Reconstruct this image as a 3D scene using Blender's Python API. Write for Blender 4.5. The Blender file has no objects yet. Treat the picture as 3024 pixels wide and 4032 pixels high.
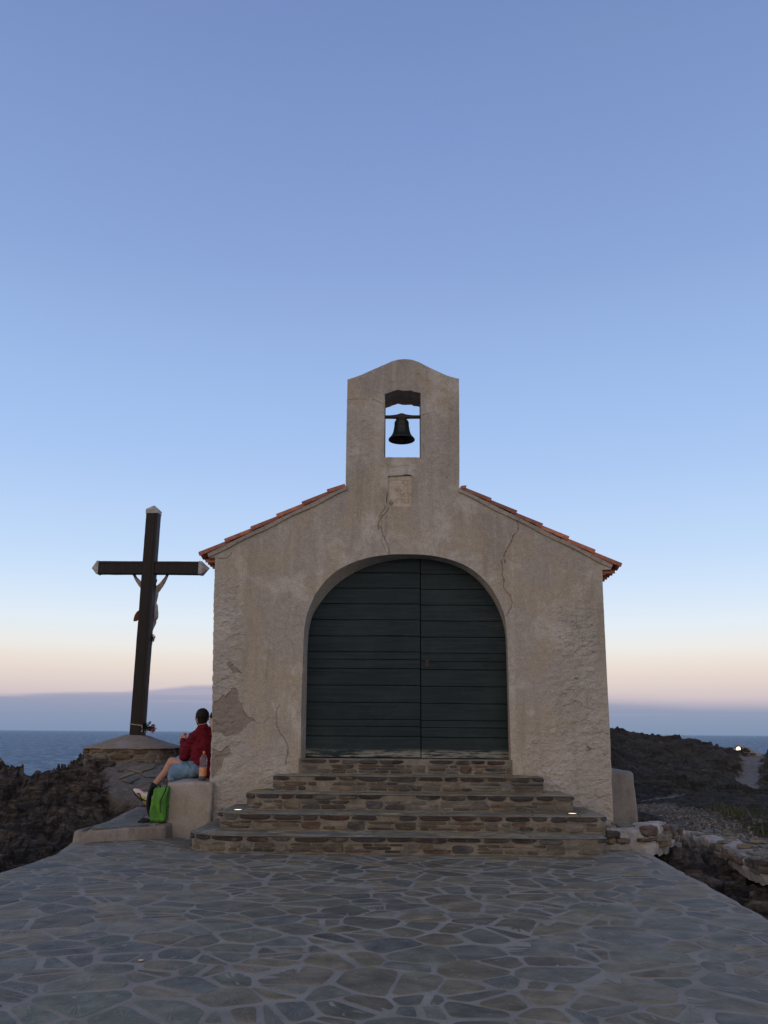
import bpy, math, random
import numpy as np
from mathutils import Matrix, Vector
R_ = math.radians
random.seed(7); rng = np.random.default_rng(7)
scn = bpy.context.scene

# ------------------------------------------------------------------ camera, sky, light
CAMH = 1.22
FPX = 3300.0
pitch = math.atan(869 / FPX); yaw = R_(1.35); roll = .0073
Fw = np.array([-math.sin(yaw) * math.cos(pitch), math.cos(yaw) * math.cos(pitch), math.sin(pitch)])
_r0 = np.array([math.cos(yaw), math.sin(yaw), 0.]); _u0 = np.cross(_r0, Fw)
Rt = math.cos(roll) * _r0 + math.sin(roll) * _u0
Up = -math.sin(roll) * _r0 + math.cos(roll) * _u0
CO = np.array([0., 0., CAMH])
cam = bpy.data.cameras.new("camera"); camo = bpy.data.objects.new("camera", cam)
scn.collection.objects.link(camo); scn.camera = camo
cam.sensor_fit = 'VERTICAL'; cam.sensor_height = 36; cam.lens = 36 * FPX / 4032
cam.clip_start = .05; cam.clip_end = 60000
M = Matrix(((Rt[0], Up[0], -Fw[0], 0), (Rt[1], Up[1], -Fw[1], 0), (Rt[2], Up[2], -Fw[2], CAMH), (0, 0, 0, 1)))
camo.matrix_world = M

def s2l(c):
    return tuple(((v / 255) / 12.92 if v / 255 <= .04045 else ((v / 255 + .055) / 1.055) ** 2.4) for v in c) + (1.,)

world = bpy.data.worlds.new("World"); scn.world = world; world.use_nodes = True
scn.view_settings.view_transform = 'Standard'; scn.view_settings.look = 'None'
scn.view_settings.exposure = 0; scn.view_settings.gamma = 1; scn.view_settings.use_curve_mapping = False

class NT:
    """small helper for node trees"""
    def __init__(s, tree):
        s.t = tree; s.n = tree.nodes; s.l = tree.links
    def new(s, typ, **kw):
        n = s.n.new(typ)
        for k, v in kw.items(): setattr(n, k, v)
        return n
    def put(s, sock, v):
        if v is None: return
        if hasattr(v, 'is_linked') or isinstance(v, bpy.types.NodeSocket): s.l.new(v, sock)
        else:
            if isinstance(v, (tuple, list)) and len(v) == 3 and sock.type == 'RGBA': v = tuple(v) + (1,)
            sock.default_value = v
    def pos(s): return s.new('ShaderNodeNewGeometry').outputs['Position']
    def obj(s): return s.new('ShaderNodeTexCoord').outputs['Object']
    def map(s, v, scale=(1, 1, 1), rot=(0, 0, 0), loc=(0, 0, 0)):
        n = s.new('ShaderNodeMapping'); s.l.new(v, n.inputs[0])
        n.inputs['Scale'].default_value = scale; n.inputs['Rotation'].default_value = rot; n.inputs['Location'].default_value = loc
        return n.outputs[0]
    def noise(s, v, scale, detail=4, rough=.55, dist=0, color=False):
        n = s.new('ShaderNodeTexNoise'); s.l.new(v, n.inputs['Vector'])
        n.inputs['Scale'].default_value = scale; n.inputs['Detail'].default_value = detail
        n.inputs['Roughness'].default_value = rough; n.inputs['Distortion'].default_value = dist
        return n.outputs['Color' if color else 'Fac']
    def voro(s, v, scale, feature='F1', out='Distance', rand=1):
        n = s.new('ShaderNodeTexVoronoi'); n.feature = feature; s.l.new(v, n.inputs['Vector'])
        n.inputs['Scale'].default_value = scale; n.inputs['Randomness'].default_value = rand
        return n.outputs[out]
    def ramp(s, f, stops, interp='LINEAR'):
        n = s.new('ShaderNodeValToRGB'); s.put(n.inputs[0], f); cr = n.color_ramp; cr.interpolation = interp
        while len(cr.elements) < len(stops): cr.elements.new(.5)
        for e, (p, c) in zip(cr.elements, sorted(stops, key=lambda q: q[0])):
            e.position = p; e.color = (c, c, c, 1) if not isinstance(c, (tuple, list)) else (tuple(c) + (1,))[:4]
        return n.outputs[0]
    def math(s, op, a, b=None, c=None, clamp=False):
        n = s.new('ShaderNodeMath', operation=op); n.use_clamp = clamp
        s.put(n.inputs[0], a)
        if b is not None: s.put(n.inputs[1], b)
        if c is not None: s.put(n.inputs[2], c)
        return n.outputs[0]
    def sstep(s, v, a, b):
        n = s.new('ShaderNodeMapRange', interpolation_type='SMOOTHSTEP'); s.put(n.inputs[0], v)
        n.inputs[1].default_value = a; n.inputs[2].default_value = b
        return n.outputs[0]
    def mix(s, f, a, b, mode='MIX'):
        n = s.new('ShaderNodeMix', data_type='RGBA', blend_type=mode); s.put(n.inputs[0], f)
        s.put(n.inputs[6], a); s.put(n.inputs[7], b); return n.outputs[2]
    def attr(s, name, out='Color'): return s.new('ShaderNodeAttribute', attribute_name=name).outputs[out]
    def sep(s, c):
        n = s.new('ShaderNodeSeparateXYZ'); s.l.new(c, n.inputs[0]); return n.outputs
    def bump(s, h, strength=.5, dist=.01, normal=None):
        n = s.new('ShaderNodeBump'); s.put(n.inputs['Height'], h); n.inputs['Strength'].default_value = strength
        n.inputs['Distance'].default_value = dist
        if normal is not None: s.l.new(normal, n.inputs['Normal'])
        return n.outputs[0]

def build_world():
    w = NT(world.node_tree); w.n.clear()
    tc = w.new('ShaderNodeTexCoord').outputs['Generated']
    x, y, z = w.sep(tc)
    sky = w.ramp(w.math('MAXIMUM', z, 0.), [
        (0, s2l((176, 174, 194))), (.035, s2l((200, 189, 197))), (.055, s2l((218, 205, 203))), (.075, s2l((230, 219, 212))),
        (.094, s2l((232, 231, 230))), (.122, s2l((222, 233, 244))), (.165, s2l((203, 223, 248))), (.21, s2l((188, 213, 246))),
        (.30, s2l((167, 196, 240))), (.40, s2l((152, 182, 230))), (.51, s2l((136, 163, 214))), (.62, s2l((124, 150, 202))),
        (.73, s2l((113, 138, 190))), (1., s2l((88, 110, 164)))])
    # distant bank of cloud over the sea
    st = w.map(tc, scale=(1.3, 1.3, 16))
    n1 = w.noise(st, 1.6, 5, .55); n2 = w.noise(w.map(tc, scale=(1, 1, 45), loc=(3, 1, 2)), 2.2, 4, .5)
    az = w.ramp(w.math('MULTIPLY_ADD', x, .5, .5), [(.2, .038), (.29, .0365), (.34, .040), (.38, .049), (.45, .050), (.60, .038), (.66, .030), (.76, .026)])
    top = w.math('ADD', az, w.math('MULTIPLY', w.math('SUBTRACT', n1, .5), .022))
    d = w.math('SUBTRACT', top, z)
    soft = w.sstep(x, -.1, .35)
    cm = w.mix(soft, w.sstep(d, -.002, .003), w.sstep(d, -.012, .010))
    cloud = w.ramp(z, [(0, s2l((125, 146, 176))), (.02, s2l((136, 151, 180))), (.034, s2l((148, 156, 183))), (.05, s2l((166, 166, 188)))])
    streak = w.math('MULTIPLY', w.sstep(n2, .52, .66), w.math('MULTIPLY', w.sstep(z, .018, .026), .55))
    cloud = w.mix(streak, cloud, s2l((178, 172, 194)))
    col = w.mix(w.math('MULTIPLY', cm, w.sstep(y, -.3, .2)), sky, cloud)
    # soft mottling high up
    col = w.mix(.05, col, w.noise(w.map(tc, scale=(1, 1, 3)), 2, 3, color=True), 'SOFT_LIGHT')
    # afterglow in the west (behind the camera)
    back = w.sstep(w.math('ADD', w.math('MULTIPLY', y, -1.), w.math('MULTIPLY', x, -.35)), -.15, .7)
    low = w.math('MULTIPLY', back, w.math('SUBTRACT', 1., w.sstep(z, .1, 1.)))
    col = w.mix(low, col, (1.22, 1.0, .80, 1), 'MIX')
    bg = w.new('ShaderNodeBackground'); w.put(bg.inputs[0], col); bg.inputs[1].default_value = 1.0
    # physical twilight sky, only a faint share of the light
    ns = w.new('ShaderNodeTexSky', sky_type='NISHITA'); ns.sun_disc = False
    ns.sun_elevation = R_(1.5); ns.sun_rotation = R_(200); ns.air_density = 1; ns.dust_density = 1
    bg2 = w.new('ShaderNodeBackground'); w.put(bg2.inputs[0], ns.outputs[0]); bg2.inputs[1].default_value = .02
    add = w.new('ShaderNodeAddShader'); w.l.new(bg.outputs[0], add.inputs[0]); w.l.new(bg2.outputs[0], add.inputs[1])
    out = w.new('ShaderNodeOutputWorld'); w.l.new(add.outputs[0], out.inputs[0])
build_world()

sun = bpy.data.lights.new("sun", 'SUN'); suno = bpy.data.objects.new("sun", sun); scn.collection.objects.link(suno)
sun.energy = .12; sun.angle = R_(50); sun.color = (1., .86, .72)
sd = Vector((.42, .9, -.13)).normalized()           # light travels this way: low glow from behind the camera, left
suno.rotation_euler = sd.to_track_quat('-Z', 'Y').to_euler()

# ------------------------------------------------------------------ projection helpers (photo pixel -> point on a plane)
def ray(x, y): return Fw + Rt * (x - 1512) / FPX - Up * (y - 2016) / FPX
def PY(x, y, Y):
    d = ray(x, y); return CO + d * (Y / d[1])
def PZ(x, y, Z):
    d = ray(x, y); return CO + d * ((Z - CAMH) / d[2])
def topx(p):
    q = np.asarray(p, float) - CO
    zc = q @ Fw
    return 1512 + FPX * (q @ Rt) / zc, 2016 - FPX * (q @ Up) / zc

# ------------------------------------------------------------------ numpy noise
def _hash(ix, iy, iz, seed=0):
    h = (ix.astype(np.int64) * 374761393 + iy.astype(np.int64) * 668265263 + iz.astype(np.int64) * 2147483647 + seed * 974634777) & 0xffffffff
    h = ((h ^ (h >> 13)) * 1274126177) & 0xffffffff
    h = ((h ^ (h >> 16)) * 2246822519) & 0xffffffff
    return (h ^ (h >> 15)) & 0xffffffff
def rnd(ix, iy, iz, seed=0): return _hash(ix, iy, iz, seed) / 4294967296.0
_G = np.random.default_rng(3).normal(size=(256, 3)); _G /= np.linalg.norm(_G, axis=1)[:, None]
def perlin(p, seed=0):
    p = np.asarray(p, float); i = np.floor(p).astype(np.int64); f = p - i
    u = f * f * f * (f * (f * 6 - 15) + 10); r = 0
    for dx in (0, 1):
        for dy in (0, 1):
            for dz in (0, 1):
                g = _G[_hash(i[:, 0] + dx, i[:, 1] + dy, i[:, 2] + dz, seed) & 255]
                v = g[:, 0] * (f[:, 0] - dx) + g[:, 1] * (f[:, 1] - dy) + g[:, 2] * (f[:, 2] - dz)
                w = (u[:, 0] if dx else 1 - u[:, 0]) * (u[:, 1] if dy else 1 - u[:, 1]) * (u[:, 2] if dz else 1 - u[:, 2])
                r = r + v * w
    return r * 1.6
def fbm(p, oc=4, seed=0, gain=.5, ridged=False):
    p = np.asarray(p, float); a = 1; r = 0; t = 0
    for k in range(oc):
        n = perlin(p, seed + k * 17)
        if ridged: n = 1 - 2 * np.abs(n)
        r = r + a * n; t += a; a *= gain; p = p * 2.03 + 5.1
    return r / t
def P3(x, y, z=0.): return np.stack([x, y, np.zeros_like(x) + z], 1)
def facets(x, y, seed=0):
    """Voronoi cells, each with its own level and tilt -> broken blocky rock. returns height (unit cells), F2-F1"""
    ix = np.floor(x).astype(np.int64); iy = np.floor(y).astype(np.int64); z0 = np.zeros_like(ix)
    F1 = np.full(x.shape, 9.); F2 = np.full(x.shape, 9.); H = np.zeros(x.shape)
    for a in (-1, 0, 1):
        for b in (-1, 0, 1):
            cx = ix + a; cy = iy + b
            dx = x - (cx + rnd(cx, cy, z0, seed)); dy = y - (cy + rnd(cx, cy, z0, seed + 1))
            d = dx * dx + dy * dy
            h = (rnd(cx, cy, z0, seed + 2) - .5) * .5 + dx * (rnd(cx, cy, z0, seed + 3) - .38) * 1.9 + dy * (rnd(cx, cy, z0, seed + 4) - .42) * 1.9
            m = d < F1
            F2 = np.where(m, F1, np.minimum(F2, d)); H = np.where(m, h, H); F1 = np.where(m, d, F1)
    return H, np.sqrt(F2) - np.sqrt(F1)
def vecnoise(P, sc, oc=3, seed=0):
    return np.stack([fbm(P * sc + k * 11.3, oc, seed + k * 5) for k in range(3)], 1)

def sst(v, a, b):
    t = np.clip((v - a) / (b - a), 0, 1); return t * t * (3 - 2 * t)
# ------------------------------------------------------------------ mesh building
class MB:
    def __init__(s): s.v = []; s.f = []; s.m = []; s.c = []; s.n = 0
    def add(s, verts, faces, mat=0, col=(1, 1, 1)):
        verts = np.asarray(verts, float).reshape(-1, 3)
        s.v.append(verts); col = np.asarray(col, float)
        s.c.append(np.tile(col, (len(verts), 1)) if col.ndim == 1 else col)
        s.f += [tuple(int(i) + s.n for i in f) for f in faces]; s.m += [mat] * len(faces); s.n += len(verts)
    def grid(s, A, mat=0, col=(1, 1, 1), closed_u=False, flip=False):
        A = np.asarray(A, float); nu, nv = A.shape[:2]; F = []
        for i in range(nu if closed_u else nu - 1):
            for j in range(nv - 1):
                i2 = (i + 1) % nu
                q = (i * nv + j, i2 * nv + j, i2 * nv + j + 1, i * nv + j + 1)
                F.append(q[::-1] if flip else q)
        s.add(A.reshape(-1, 3), F, mat, col)
    def build(s, name, mats, parent=None, smooth=False, loc=None):
        me = bpy.data.meshes.new(name); V = np.concatenate(s.v)
        off = np.array(parent_loc(parent)) if parent else (np.array(loc) if loc is not None else np.zeros(3))
        V = V - off
        me.from_pydata([tuple(p) for p in V.tolist()], [], s.f)
        for m in (mats if isinstance(mats, (list, tuple)) else [mats]): me.materials.append(m)
        me.polygons.foreach_set('material_index', s.m)
        if smooth: me.polygons.foreach_set('use_smooth', [True] * len(s.f))
        C = np.concatenate(s.c); ca = me.attributes.new('col', 'FLOAT_COLOR', 'POINT')
        ca.data.foreach_set('color', np.hstack([C, np.ones((len(C), 1))]).ravel().astype(np.float32))
        me.update(); me.validate()
        o = bpy.data.objects.new(name, me); scn.collection.objects.link(o)
        if parent: o.parent = parent
        elif loc is not None: o.location = loc
        return o
    # shapes
    def box(s, lo, hi, mat=0, col=(1, 1, 1), T=None):
        lo = np.array(lo, float); hi = np.array(hi, float)
        v = np.array([[(lo, hi)[i][0], (lo, hi)[j][1], (lo, hi)[k][2]] for i in (0, 1) for j in (0, 1) for k in (0, 1)])
        if T is not None: v = T(v)
        s.add(v, [(0, 1, 3, 2), (4, 6, 7, 5), (0, 4, 5, 1), (2, 3, 7, 6), (0, 2, 6, 4), (1, 5, 7, 3)], mat, col)
    def rbox(s, c, h, r=.01, res=.05, amp=0, sc=8, T=None, mat=0, col=(1, 1, 1), seed=0):
        c = np.array(c, float); h = np.array(h, float)
        for ax in range(3):
            for sg in (-1, 1):
                a, b = [(1, 2), (2, 0), (0, 1)][ax]
                na = max(2, int(2 * h[a] / res) + 1); nb = max(2, int(2 * h[b] / res) + 1)
                def lin(n, hh):
                    t = np.linspace(-hh, hh, n + 1); e = min(r * .5, hh * .4)
                    return np.unique(np.round(np.concatenate([t, [-hh + e, -hh + 2 * e, hh - e, hh - 2 * e]]), 6))
                ga, gb = lin(na, h[a]), lin(nb, h[b])
                A, B = np.meshgrid(ga, gb, indexing='ij'); p = np.zeros(A.shape + (3,))
                p[..., a] = A; p[..., b] = B; p[..., ax] = sg * h[ax]
                q = np.clip(p, -(h - r), h - r); d = p - q; L = np.linalg.norm(d, axis=-1, keepdims=True); p = q + d / np.maximum(L, 1e-9) * r
                w = p.reshape(-1, 3) + c
                if amp: w = w + vecnoise(w, sc, 3, seed) * amp
                if T is not None: w = T(w)
                s.grid(w.reshape(p.shape), mat, col, flip=sg < 0)
    def tube(s, pts, rad, n=10, mat=0, col=(1, 1, 1), caps=True, squash=1.):
        pts = [np.array(p, float) for p in pts]
        rad = [rad] * len(pts) if np.isscalar(rad) else list(rad); rings = []
        up = np.array([0, 0, 1.])
        for i, p in enumerate(pts):
            t = pts[min(i + 1, len(pts) - 1)] - pts[max(i - 1, 0)]; t /= max(np.linalg.norm(t), 1e-9)
            if i == 0:
                a = np.cross(t, up if abs(t[2]) < .9 else np.array([1., 0, 0]))
            else: a = a - t * (a @ t)
            a /= np.linalg.norm(a); b = np.cross(t, a)
            th = np.linspace(0, 2 * math.pi, n, endpoint=False)
            rings.append(p + rad[i] * (np.cos(th)[:, None] * a + squash * np.sin(th)[:, None] * b))
        A = np.array(rings).transpose(1, 0, 2)
        s.grid(A, mat, col, closed_u=True)
        if caps:
            s.add(rings[0], [tuple(range(n))[::-1]], mat, col); s.add(rings[-1], [tuple(range(n))], mat, col)
    def capsule(s, p0, p1, r0, r1, n=12, sq=None):
        """closed tapered capsule (for voxel-remeshed bodies)"""
        p0 = np.array(p0, float); p1 = np.array(p1, float); d = p1 - p0; L = np.linalg.norm(d)
        t = d / L if L > 1e-6 else np.array([0, 0, 1.])
        a = np.cross(t, [0, 0, 1.] if abs(t[2]) < .9 else [1., 0, 0]); a /= np.linalg.norm(a); b = np.cross(t, a)
        prof = [(-r0 * math.cos(q), r0 * math.sin(q), 0) for q in np.linspace(.001, math.pi / 2, 5)] + \
               [(r1 * math.cos(q), r1 * math.sin(q), 1) for q in np.linspace(math.pi / 2, .001, 5)]
        th = np.linspace(0, 2 * math.pi, n, endpoint=False); rings = []
        for (h, r, e) in prof:
            c = (p1 if e else p0) + t * h
            w = r * (np.cos(th)[:, None] * a + np.sin(th)[:, None] * b)
            if sq is not None: w = w * np.array(sq)
            rings.append(c + w)
        A = np.array(rings); V = A.reshape(-1, 3); m = len(prof)
        F = [(i * n + j, i * n + (j + 1) % n, (i + 1) * n + (j + 1) % n, (i + 1) * n + j) for i in range(m - 1) for j in range(n)]
        F += [tuple(range(n))[::-1], tuple((m - 1) * n + j for j in range(n))]
        s.add(V, F)
    def ball(s, c, r, n=12, m=8, mat=0, col=(1, 1, 1), amp=0, seed=0):
        c = np.array(c, float); r = np.array([r] * 3 if np.isscalar(r) else r, float); A = []
        for i in range(m + 1):
            ph = math.pi * min(max(i / m, .002), .998)
            A.append([[math.sin(ph) * math.cos(t), math.sin(ph) * math.sin(t), -math.cos(ph)] for t in np.linspace(0, 2 * math.pi, n, endpoint=False)])
        A = np.array(A)
        if amp: A = A * (1 + amp * perlin(A.reshape(-1, 3) * 2.5 + seed * 3.7).reshape(A.shape[:2])[..., None])
        s.grid((c + A * r).transpose(1, 0, 2), mat, col, closed_u=True)
    def lathe(s, prof, c, n=32, mat=0, col=(1, 1, 1), wob=None):
        th = np.linspace(0, 2 * math.pi, n, endpoint=False); A = np.zeros((n, len(prof), 3))
        for j, (r, z) in enumerate(prof):
            rr = r * (1 + (wob(th, z) if wob else 0))
            A[:, j] = np.stack([c[0] + rr * np.cos(th), c[1] + rr * np.sin(th), np.full(n, c[2] + z)], 1)
        s.grid(A, mat, col, closed_u=True)

def parent_loc(p):
    l = np.array(p.location)
    while p.parent: p = p.parent; l = l + np.array(p.location)
    return l
def thing(name, label, cat, loc, group=None):
    o = bpy.data.objects.new(name, None); scn.collection.objects.link(o); o.location = tuple(float(a) for a in loc); o.empty_display_size = .2
    o['label'] = label; o['category'] = cat
    if group: o['group'] = group
    return o
def tag(o, label, cat, group=None):
    o['label'] = label; o['category'] = cat
    if group: o['group'] = group
    return o
def organic(name, mb, mat, parent=None, vox=.008, smooth=4, jitter=None):
    """fuse overlapping closed shapes into one continuous skin"""
    mb.m = [0] * len(mb.m)
    o = mb.build(name + '_tmp', mat, parent); 
    md = o.modifiers.new('r', 'REMESH'); md.mode = 'VOXEL'; md.voxel_size = vox; md.use_smooth_shade = True
    if smooth: sm = o.modifiers.new('s', 'SMOOTH'); sm.iterations = smooth; sm.factor = .6
    bpy.context.view_layer.update()
    dg = bpy.context.evaluated_depsgraph_get(); me = bpy.data.meshes.new_from_object(o.evaluated_get(dg))
    me.name = name
    if not me.materials: me.materials.append(mat)
    me.polygons.foreach_set('use_smooth', [True] * len(me.polygons))
    old = o.data; o.modifiers.clear(); o.data = me; bpy.data.meshes.remove(old); o.name = name
    if jitter:
        co = np.zeros(len(me.vertices) * 3); me.vertices.foreach_get('co', co); co = co.reshape(-1, 3)
        nn = np.zeros(len(me.vertices) * 3); me.vertices.foreach_get('normal', nn); nn = nn.reshape(-1, 3)
        w = co + parent_loc(parent) if parent else co
        co = co + nn * jitter(w)[:, None]; me.vertices.foreach_set('co', co.ravel()); me.update()
    return o

# ------------------------------------------------------------------ materials
def mat(name, fn, rough=.85, spec=.3):
    m = bpy.data.materials.new(name); m.use_nodes = True; t = NT(m.node_tree); b = t.n['Principled BSDF']
    b.inputs['Roughness'].default_value = rough; b.inputs['Specular IOR Level'].default_value = spec
    fn(t, b); return m
def setc(t, b, col=None, normal=None, rough=None):
    if col is not None: t.put(b.inputs['Base Color'], col)
    if normal is not None: t.put(b.inputs['Normal'], normal)
    if rough is not None: t.put(b.inputs['Roughness'], rough)

def stucco(base, warm, light, dark=(.2, .165, .14), tint=False, bumpd=.006):
    def fn(t, b):
        p = t.pos()
        n1 = t.noise(p, .9, 5, .6, .4); n2 = t.noise(t.map(p, loc=(4, 2, 9)), 1.7, 5, .62, .3)
        c = t.mix(t.sstep(n1, .44, .58), base, warm)
        c = t.mix(t.math('MULTIPLY', t.sstep(n2, .50, .66), .8), c, light)
        n4 = t.noise(t.map(p, scale=(1, 1, .6), loc=(9, 5, 3)), .75, 6, .7, .6); c = t.mix(t.math('MULTIPLY', t.sstep(n4, .52, .64), .5), c, dark)
        n3 = t.noise(t.map(p, scale=(3, 3, 1.), loc=(1, 7, 3)), 2.2, 6, .65)
        c = t.mix(t.math('MULTIPLY', t.sstep(n3, .54, .72), .6), c, dark)
        st = t.noise(t.map(p, scale=(4.5, 4.5, .32), loc=(2, 8, 1)), 1.5, 5, .6); c = t.mix(t.math('MULTIPLY', t.sstep(st, .54, .68), .45), c, dark); c = t.mix(t.math('MULTIPLY', t.sstep(st, .46, .34), .3), c, light)
        sp = t.noise(p, 60, 3, .7)
        c = t.mix(.42 if tint else .25, c, t.ramp(sp, [(.3, .2), (.7, .8)]), 'OVERLAY'); c = t.mix(.25 if tint else .15, c, t.ramp(t.noise(p, 16, 5, .7), [(.3, .2), (.7, .8)]), 'OVERLAY')
        if tint:
            a = t.attr('col'); r_, g_, b_ = t.sep(a)            # r = base coat laid bare, g = rough old plaster, b = crack
            c = t.mix(t.math('MULTIPLY', g_, .55), c, (.35, .33, .305, 1))
            c = t.mix(t.math('MULTIPLY', r_, .85), c, (.205, .175, .148, 1))
            c = t.mix(t.math('MULTIPLY', b_, .85), c, (.05, .035, .03, 1))
        h = t.math('ADD', t.noise(p, 45, 5, .7), t.math('MULTIPLY', t.noise(p, 9, 4, .6), 1.5))
        setc(t, b, c, t.bump(h, .55, bumpd))
    return fn
M_facade = mat('painted_plaster_facade', stucco((.305, .276, .246), (.33, .287, .222), (.43, .405, .37), (.225, .206, .18), True))
M_plaster = mat('plaster_block', stucco((.29, .258, .228), (.30, .26, .21), (.36, .33, .30), (.21, .185, .16)))
M_cap = mat('cement_cap', stucco((.215, .182, .152), (.225, .185, .145), (.29, .262, .235), (.14, .12, .10)))
M_greyplaster = mat('grey_plaster_block', stucco((.215, .198, .185), (.20, .18, .162), (.26, .24, .225), (.15, .137, .127)))
M_whitemortar = mat('white_mortar', stucco((.30, .285, .275), (.24, .22, .20), (.42, .40, .39), (.13, .115, .105)))

def stone_fn(sc=6, lam=True, gain=1.):
    def fn(t, b):
        p = t.pos(); a = t.attr('col')
        n = t.noise(t.map(p, scale=(1, 1, 1) if not lam else (1, 1, 3)), sc, 6, .65, .3)
        c = t.mix(.75, a, t.ramp(n, [(.25, .12 * gain), (.5, .45 * gain), (.75, .85 * gain)]), 'OVERLAY')
        c = t.mix(t.math('MULTIPLY', t.sstep(t.noise(p, sc * .6, 5, .65), .5, .7), .4), c, (.17, .15, .12, 1)); c = t.mix(t.math('MULTIPLY', t.sstep(t.noise(p, .55, 5, .65), .5, .62), .28), c, (.05, .052, .055, 1)); c = t.mix(t.math('MULTIPLY', t.sstep(t.noise(p, sc * 5, 3, .6), .62, .7), .3), c, (.26, .25, .22, 1))
        h = t.math('ADD', t.noise(t.map(p, scale=(1, 1, 5 if lam else 1)), sc * 2.5, 6, .7), t.math('MULTIPLY', t.noise(p, sc * 14, 3), .3))
        setc(t, b, c, t.bump(h, .6, .012))
    return fn
M_stone = mat('schist_stone', stone_fn(9), .75)
M_slate = mat('slate_flag', stone_fn(5, False), .62, .35)
def mortar_fn(t, b):
    p = t.pos(); n = t.noise(p, 3.5, 5, .6)
    c = t.ramp(n, [(.3, (.195, .177, .146)), (.55, (.25, .228, .19)), (.75, (.30, .276, .23))])
    c = t.mix(.3, c, t.ramp(t.noise(p, 90, 3, .7), [(.3, .2), (.7, .8)]), 'OVERLAY')
    setc(t, b, c, t.bump(t.noise(p, 50, 5, .7), .5, .006))
M_mortar = mat('paving_mortar', mortar_fn, .9)
def mortar2_fn(t, b):
    p = t.pos(); n = t.noise(p, 4.5, 6, .65)
    c = t.ramp(n, [(.3, (.10, .089, .07)), (.52, (.17, .153, .127)), (.75, (.25, .228, .195))])
    c = t.mix(.35, c, t.ramp(t.noise(p, 70, 3, .7), [(.3, .2), (.7, .8)]), 'OVERLAY')
    setc(t, b, c, t.bump(t.math('ADD', t.noise(p, 35, 5, .7), t.noise(t.map(p, scale=(1, 1, 4)), 12, 4, .6)), .7, .012))
M_stepmortar = mat('step_mortar', mortar2_fn, .92)

def rock_fn(t, b):
    p = t.pos(); a = t.attr('col'); r_, g_, b_ = t.sep(a)   # r = worn path / gravel, g = dark green-grey hill, b = turf
    lay = t.map(p, scale=(1, 1, 3.2), rot=(.35, .5, .6))
    n = t.noise(lay, 3.6, 9, .74, .7)
    brown = t.ramp(n, [(.33, (.013, .012, .012)), (.46, (.042, .036, .032)), (.56, (.11, .092, .078)), (.70, (.25, .22, .19))])
    n2 = t.noise(t.map(p, loc=(7, 3, 1)), 1.1, 6, .65, .4)
    brown = t.mix(t.math('MULTIPLY', t.sstep(n2, .58, .72), .55), brown, (.19, .11, .055, 1))
    brown = t.mix(t.math('MULTIPLY', t.sstep(t.noise(lay, 1.2, 5, .6, 1.5), .66, .70), .8), brown, (.36, .34, .32, 1))
    hill = t.ramp(t.noise(t.map(p, scale=(1, 2.2, 3.2), rot=(0, .35, .5)), 1.6, 8, .7, .5), [(.3, (.016, .016, .014)), (.48, (.046, .043, .034)), (.62, (.078, .07, .055)), (.78, (.125, .105, .082))])
    c = t.mix(g_, brown, hill)
    grav = t.ramp(t.noise(p, 9, 6, .7), [(.3, (.12, .105, .095)), (.6, (.235, .21, .19)), (.8, (.30, .27, .25))])
    c = t.mix(r_, c, grav)
    turf = t.ramp(t.noise(p, 7, 6, .7), [(.3, (.016, .02, .008)), (.6, (.05, .055, .022)), (.8, (.11, .095, .05))])
    c = t.mix(b_, c, turf)
    h = t.math('ADD', t.noise(lay, 7, 9, .75), t.math('MULTIPLY', t.noise(p, 30, 5, .7), .5))
    setc(t, b, c, t.bump(h, 1., .08))
M_rock = mat('weathered_schist_rock', rock_fn, .88, .25)

def sea_fn(t, b):
    p = t.pos()
    n1 = t.noise(t.map(p, scale=(.5, 1.1, 1), rot=(0, 0, .12)), .55, 5, .62, .4)
    n2 = t.noise(t.map(p, scale=(.45, 1., 1), rot=(0, 0, -.2)), 2.4, 4, .6, .3)
    n0 = t.noise(t.map(p, scale=(.35, 1., 1)), .09, 3, .5)
    h = t.math('ADD', t.math('MULTIPLY', n1, 1.6), t.math('MULTIPLY', n2, .6)); bp = t.bump(h, 1., .45)
    ripple_shade = t.noise(t.map(p, scale=(.30, .75, 1), rot=(0, 0, .08)), .8, 7, .74, .4)  # bright and dark faces of the ripples, painted into the water colour
    c = t.mix(t.sstep(n0, .3, .7), (.038, .085, .155, 1), (.052, .108, .175, 1)); c = t.mix(t.sstep(ripple_shade, .48, .57), c, (.20, .30, .37, 1)); c = t.mix(t.sstep(ripple_shade, .47, .39), c, (.008, .03, .07, 1))
    df = t.new('ShaderNodeBsdfDiffuse'); t.put(df.inputs['Color'], c); t.put(df.inputs['Normal'], bp)
    gl = t.new('ShaderNodeBsdfGlossy'); gl.inputs['Roughness'].default_value = .22; t.put(gl.inputs['Normal'], bp); gl.inputs['Color'].default_value = (.8, .9, 1, 1)
    lw = t.new('ShaderNodeLayerWeight'); lw.inputs['Blend'].default_value = .25; t.put(lw.inputs['Normal'], bp)
    mx = t.new('ShaderNodeMixShader'); t.put(mx.inputs[0], t.math('MULTIPLY_ADD', lw.outputs['Fresnel'], .28, .04)); t.l.new(df.outputs[0], mx.inputs[1]); t.l.new(gl.outputs[0], mx.inputs[2])
    t.l.new(mx.outputs[0], t.n['Material Output'].inputs[0])
M_sea = mat('sea_water', sea_fn, .16)

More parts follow.
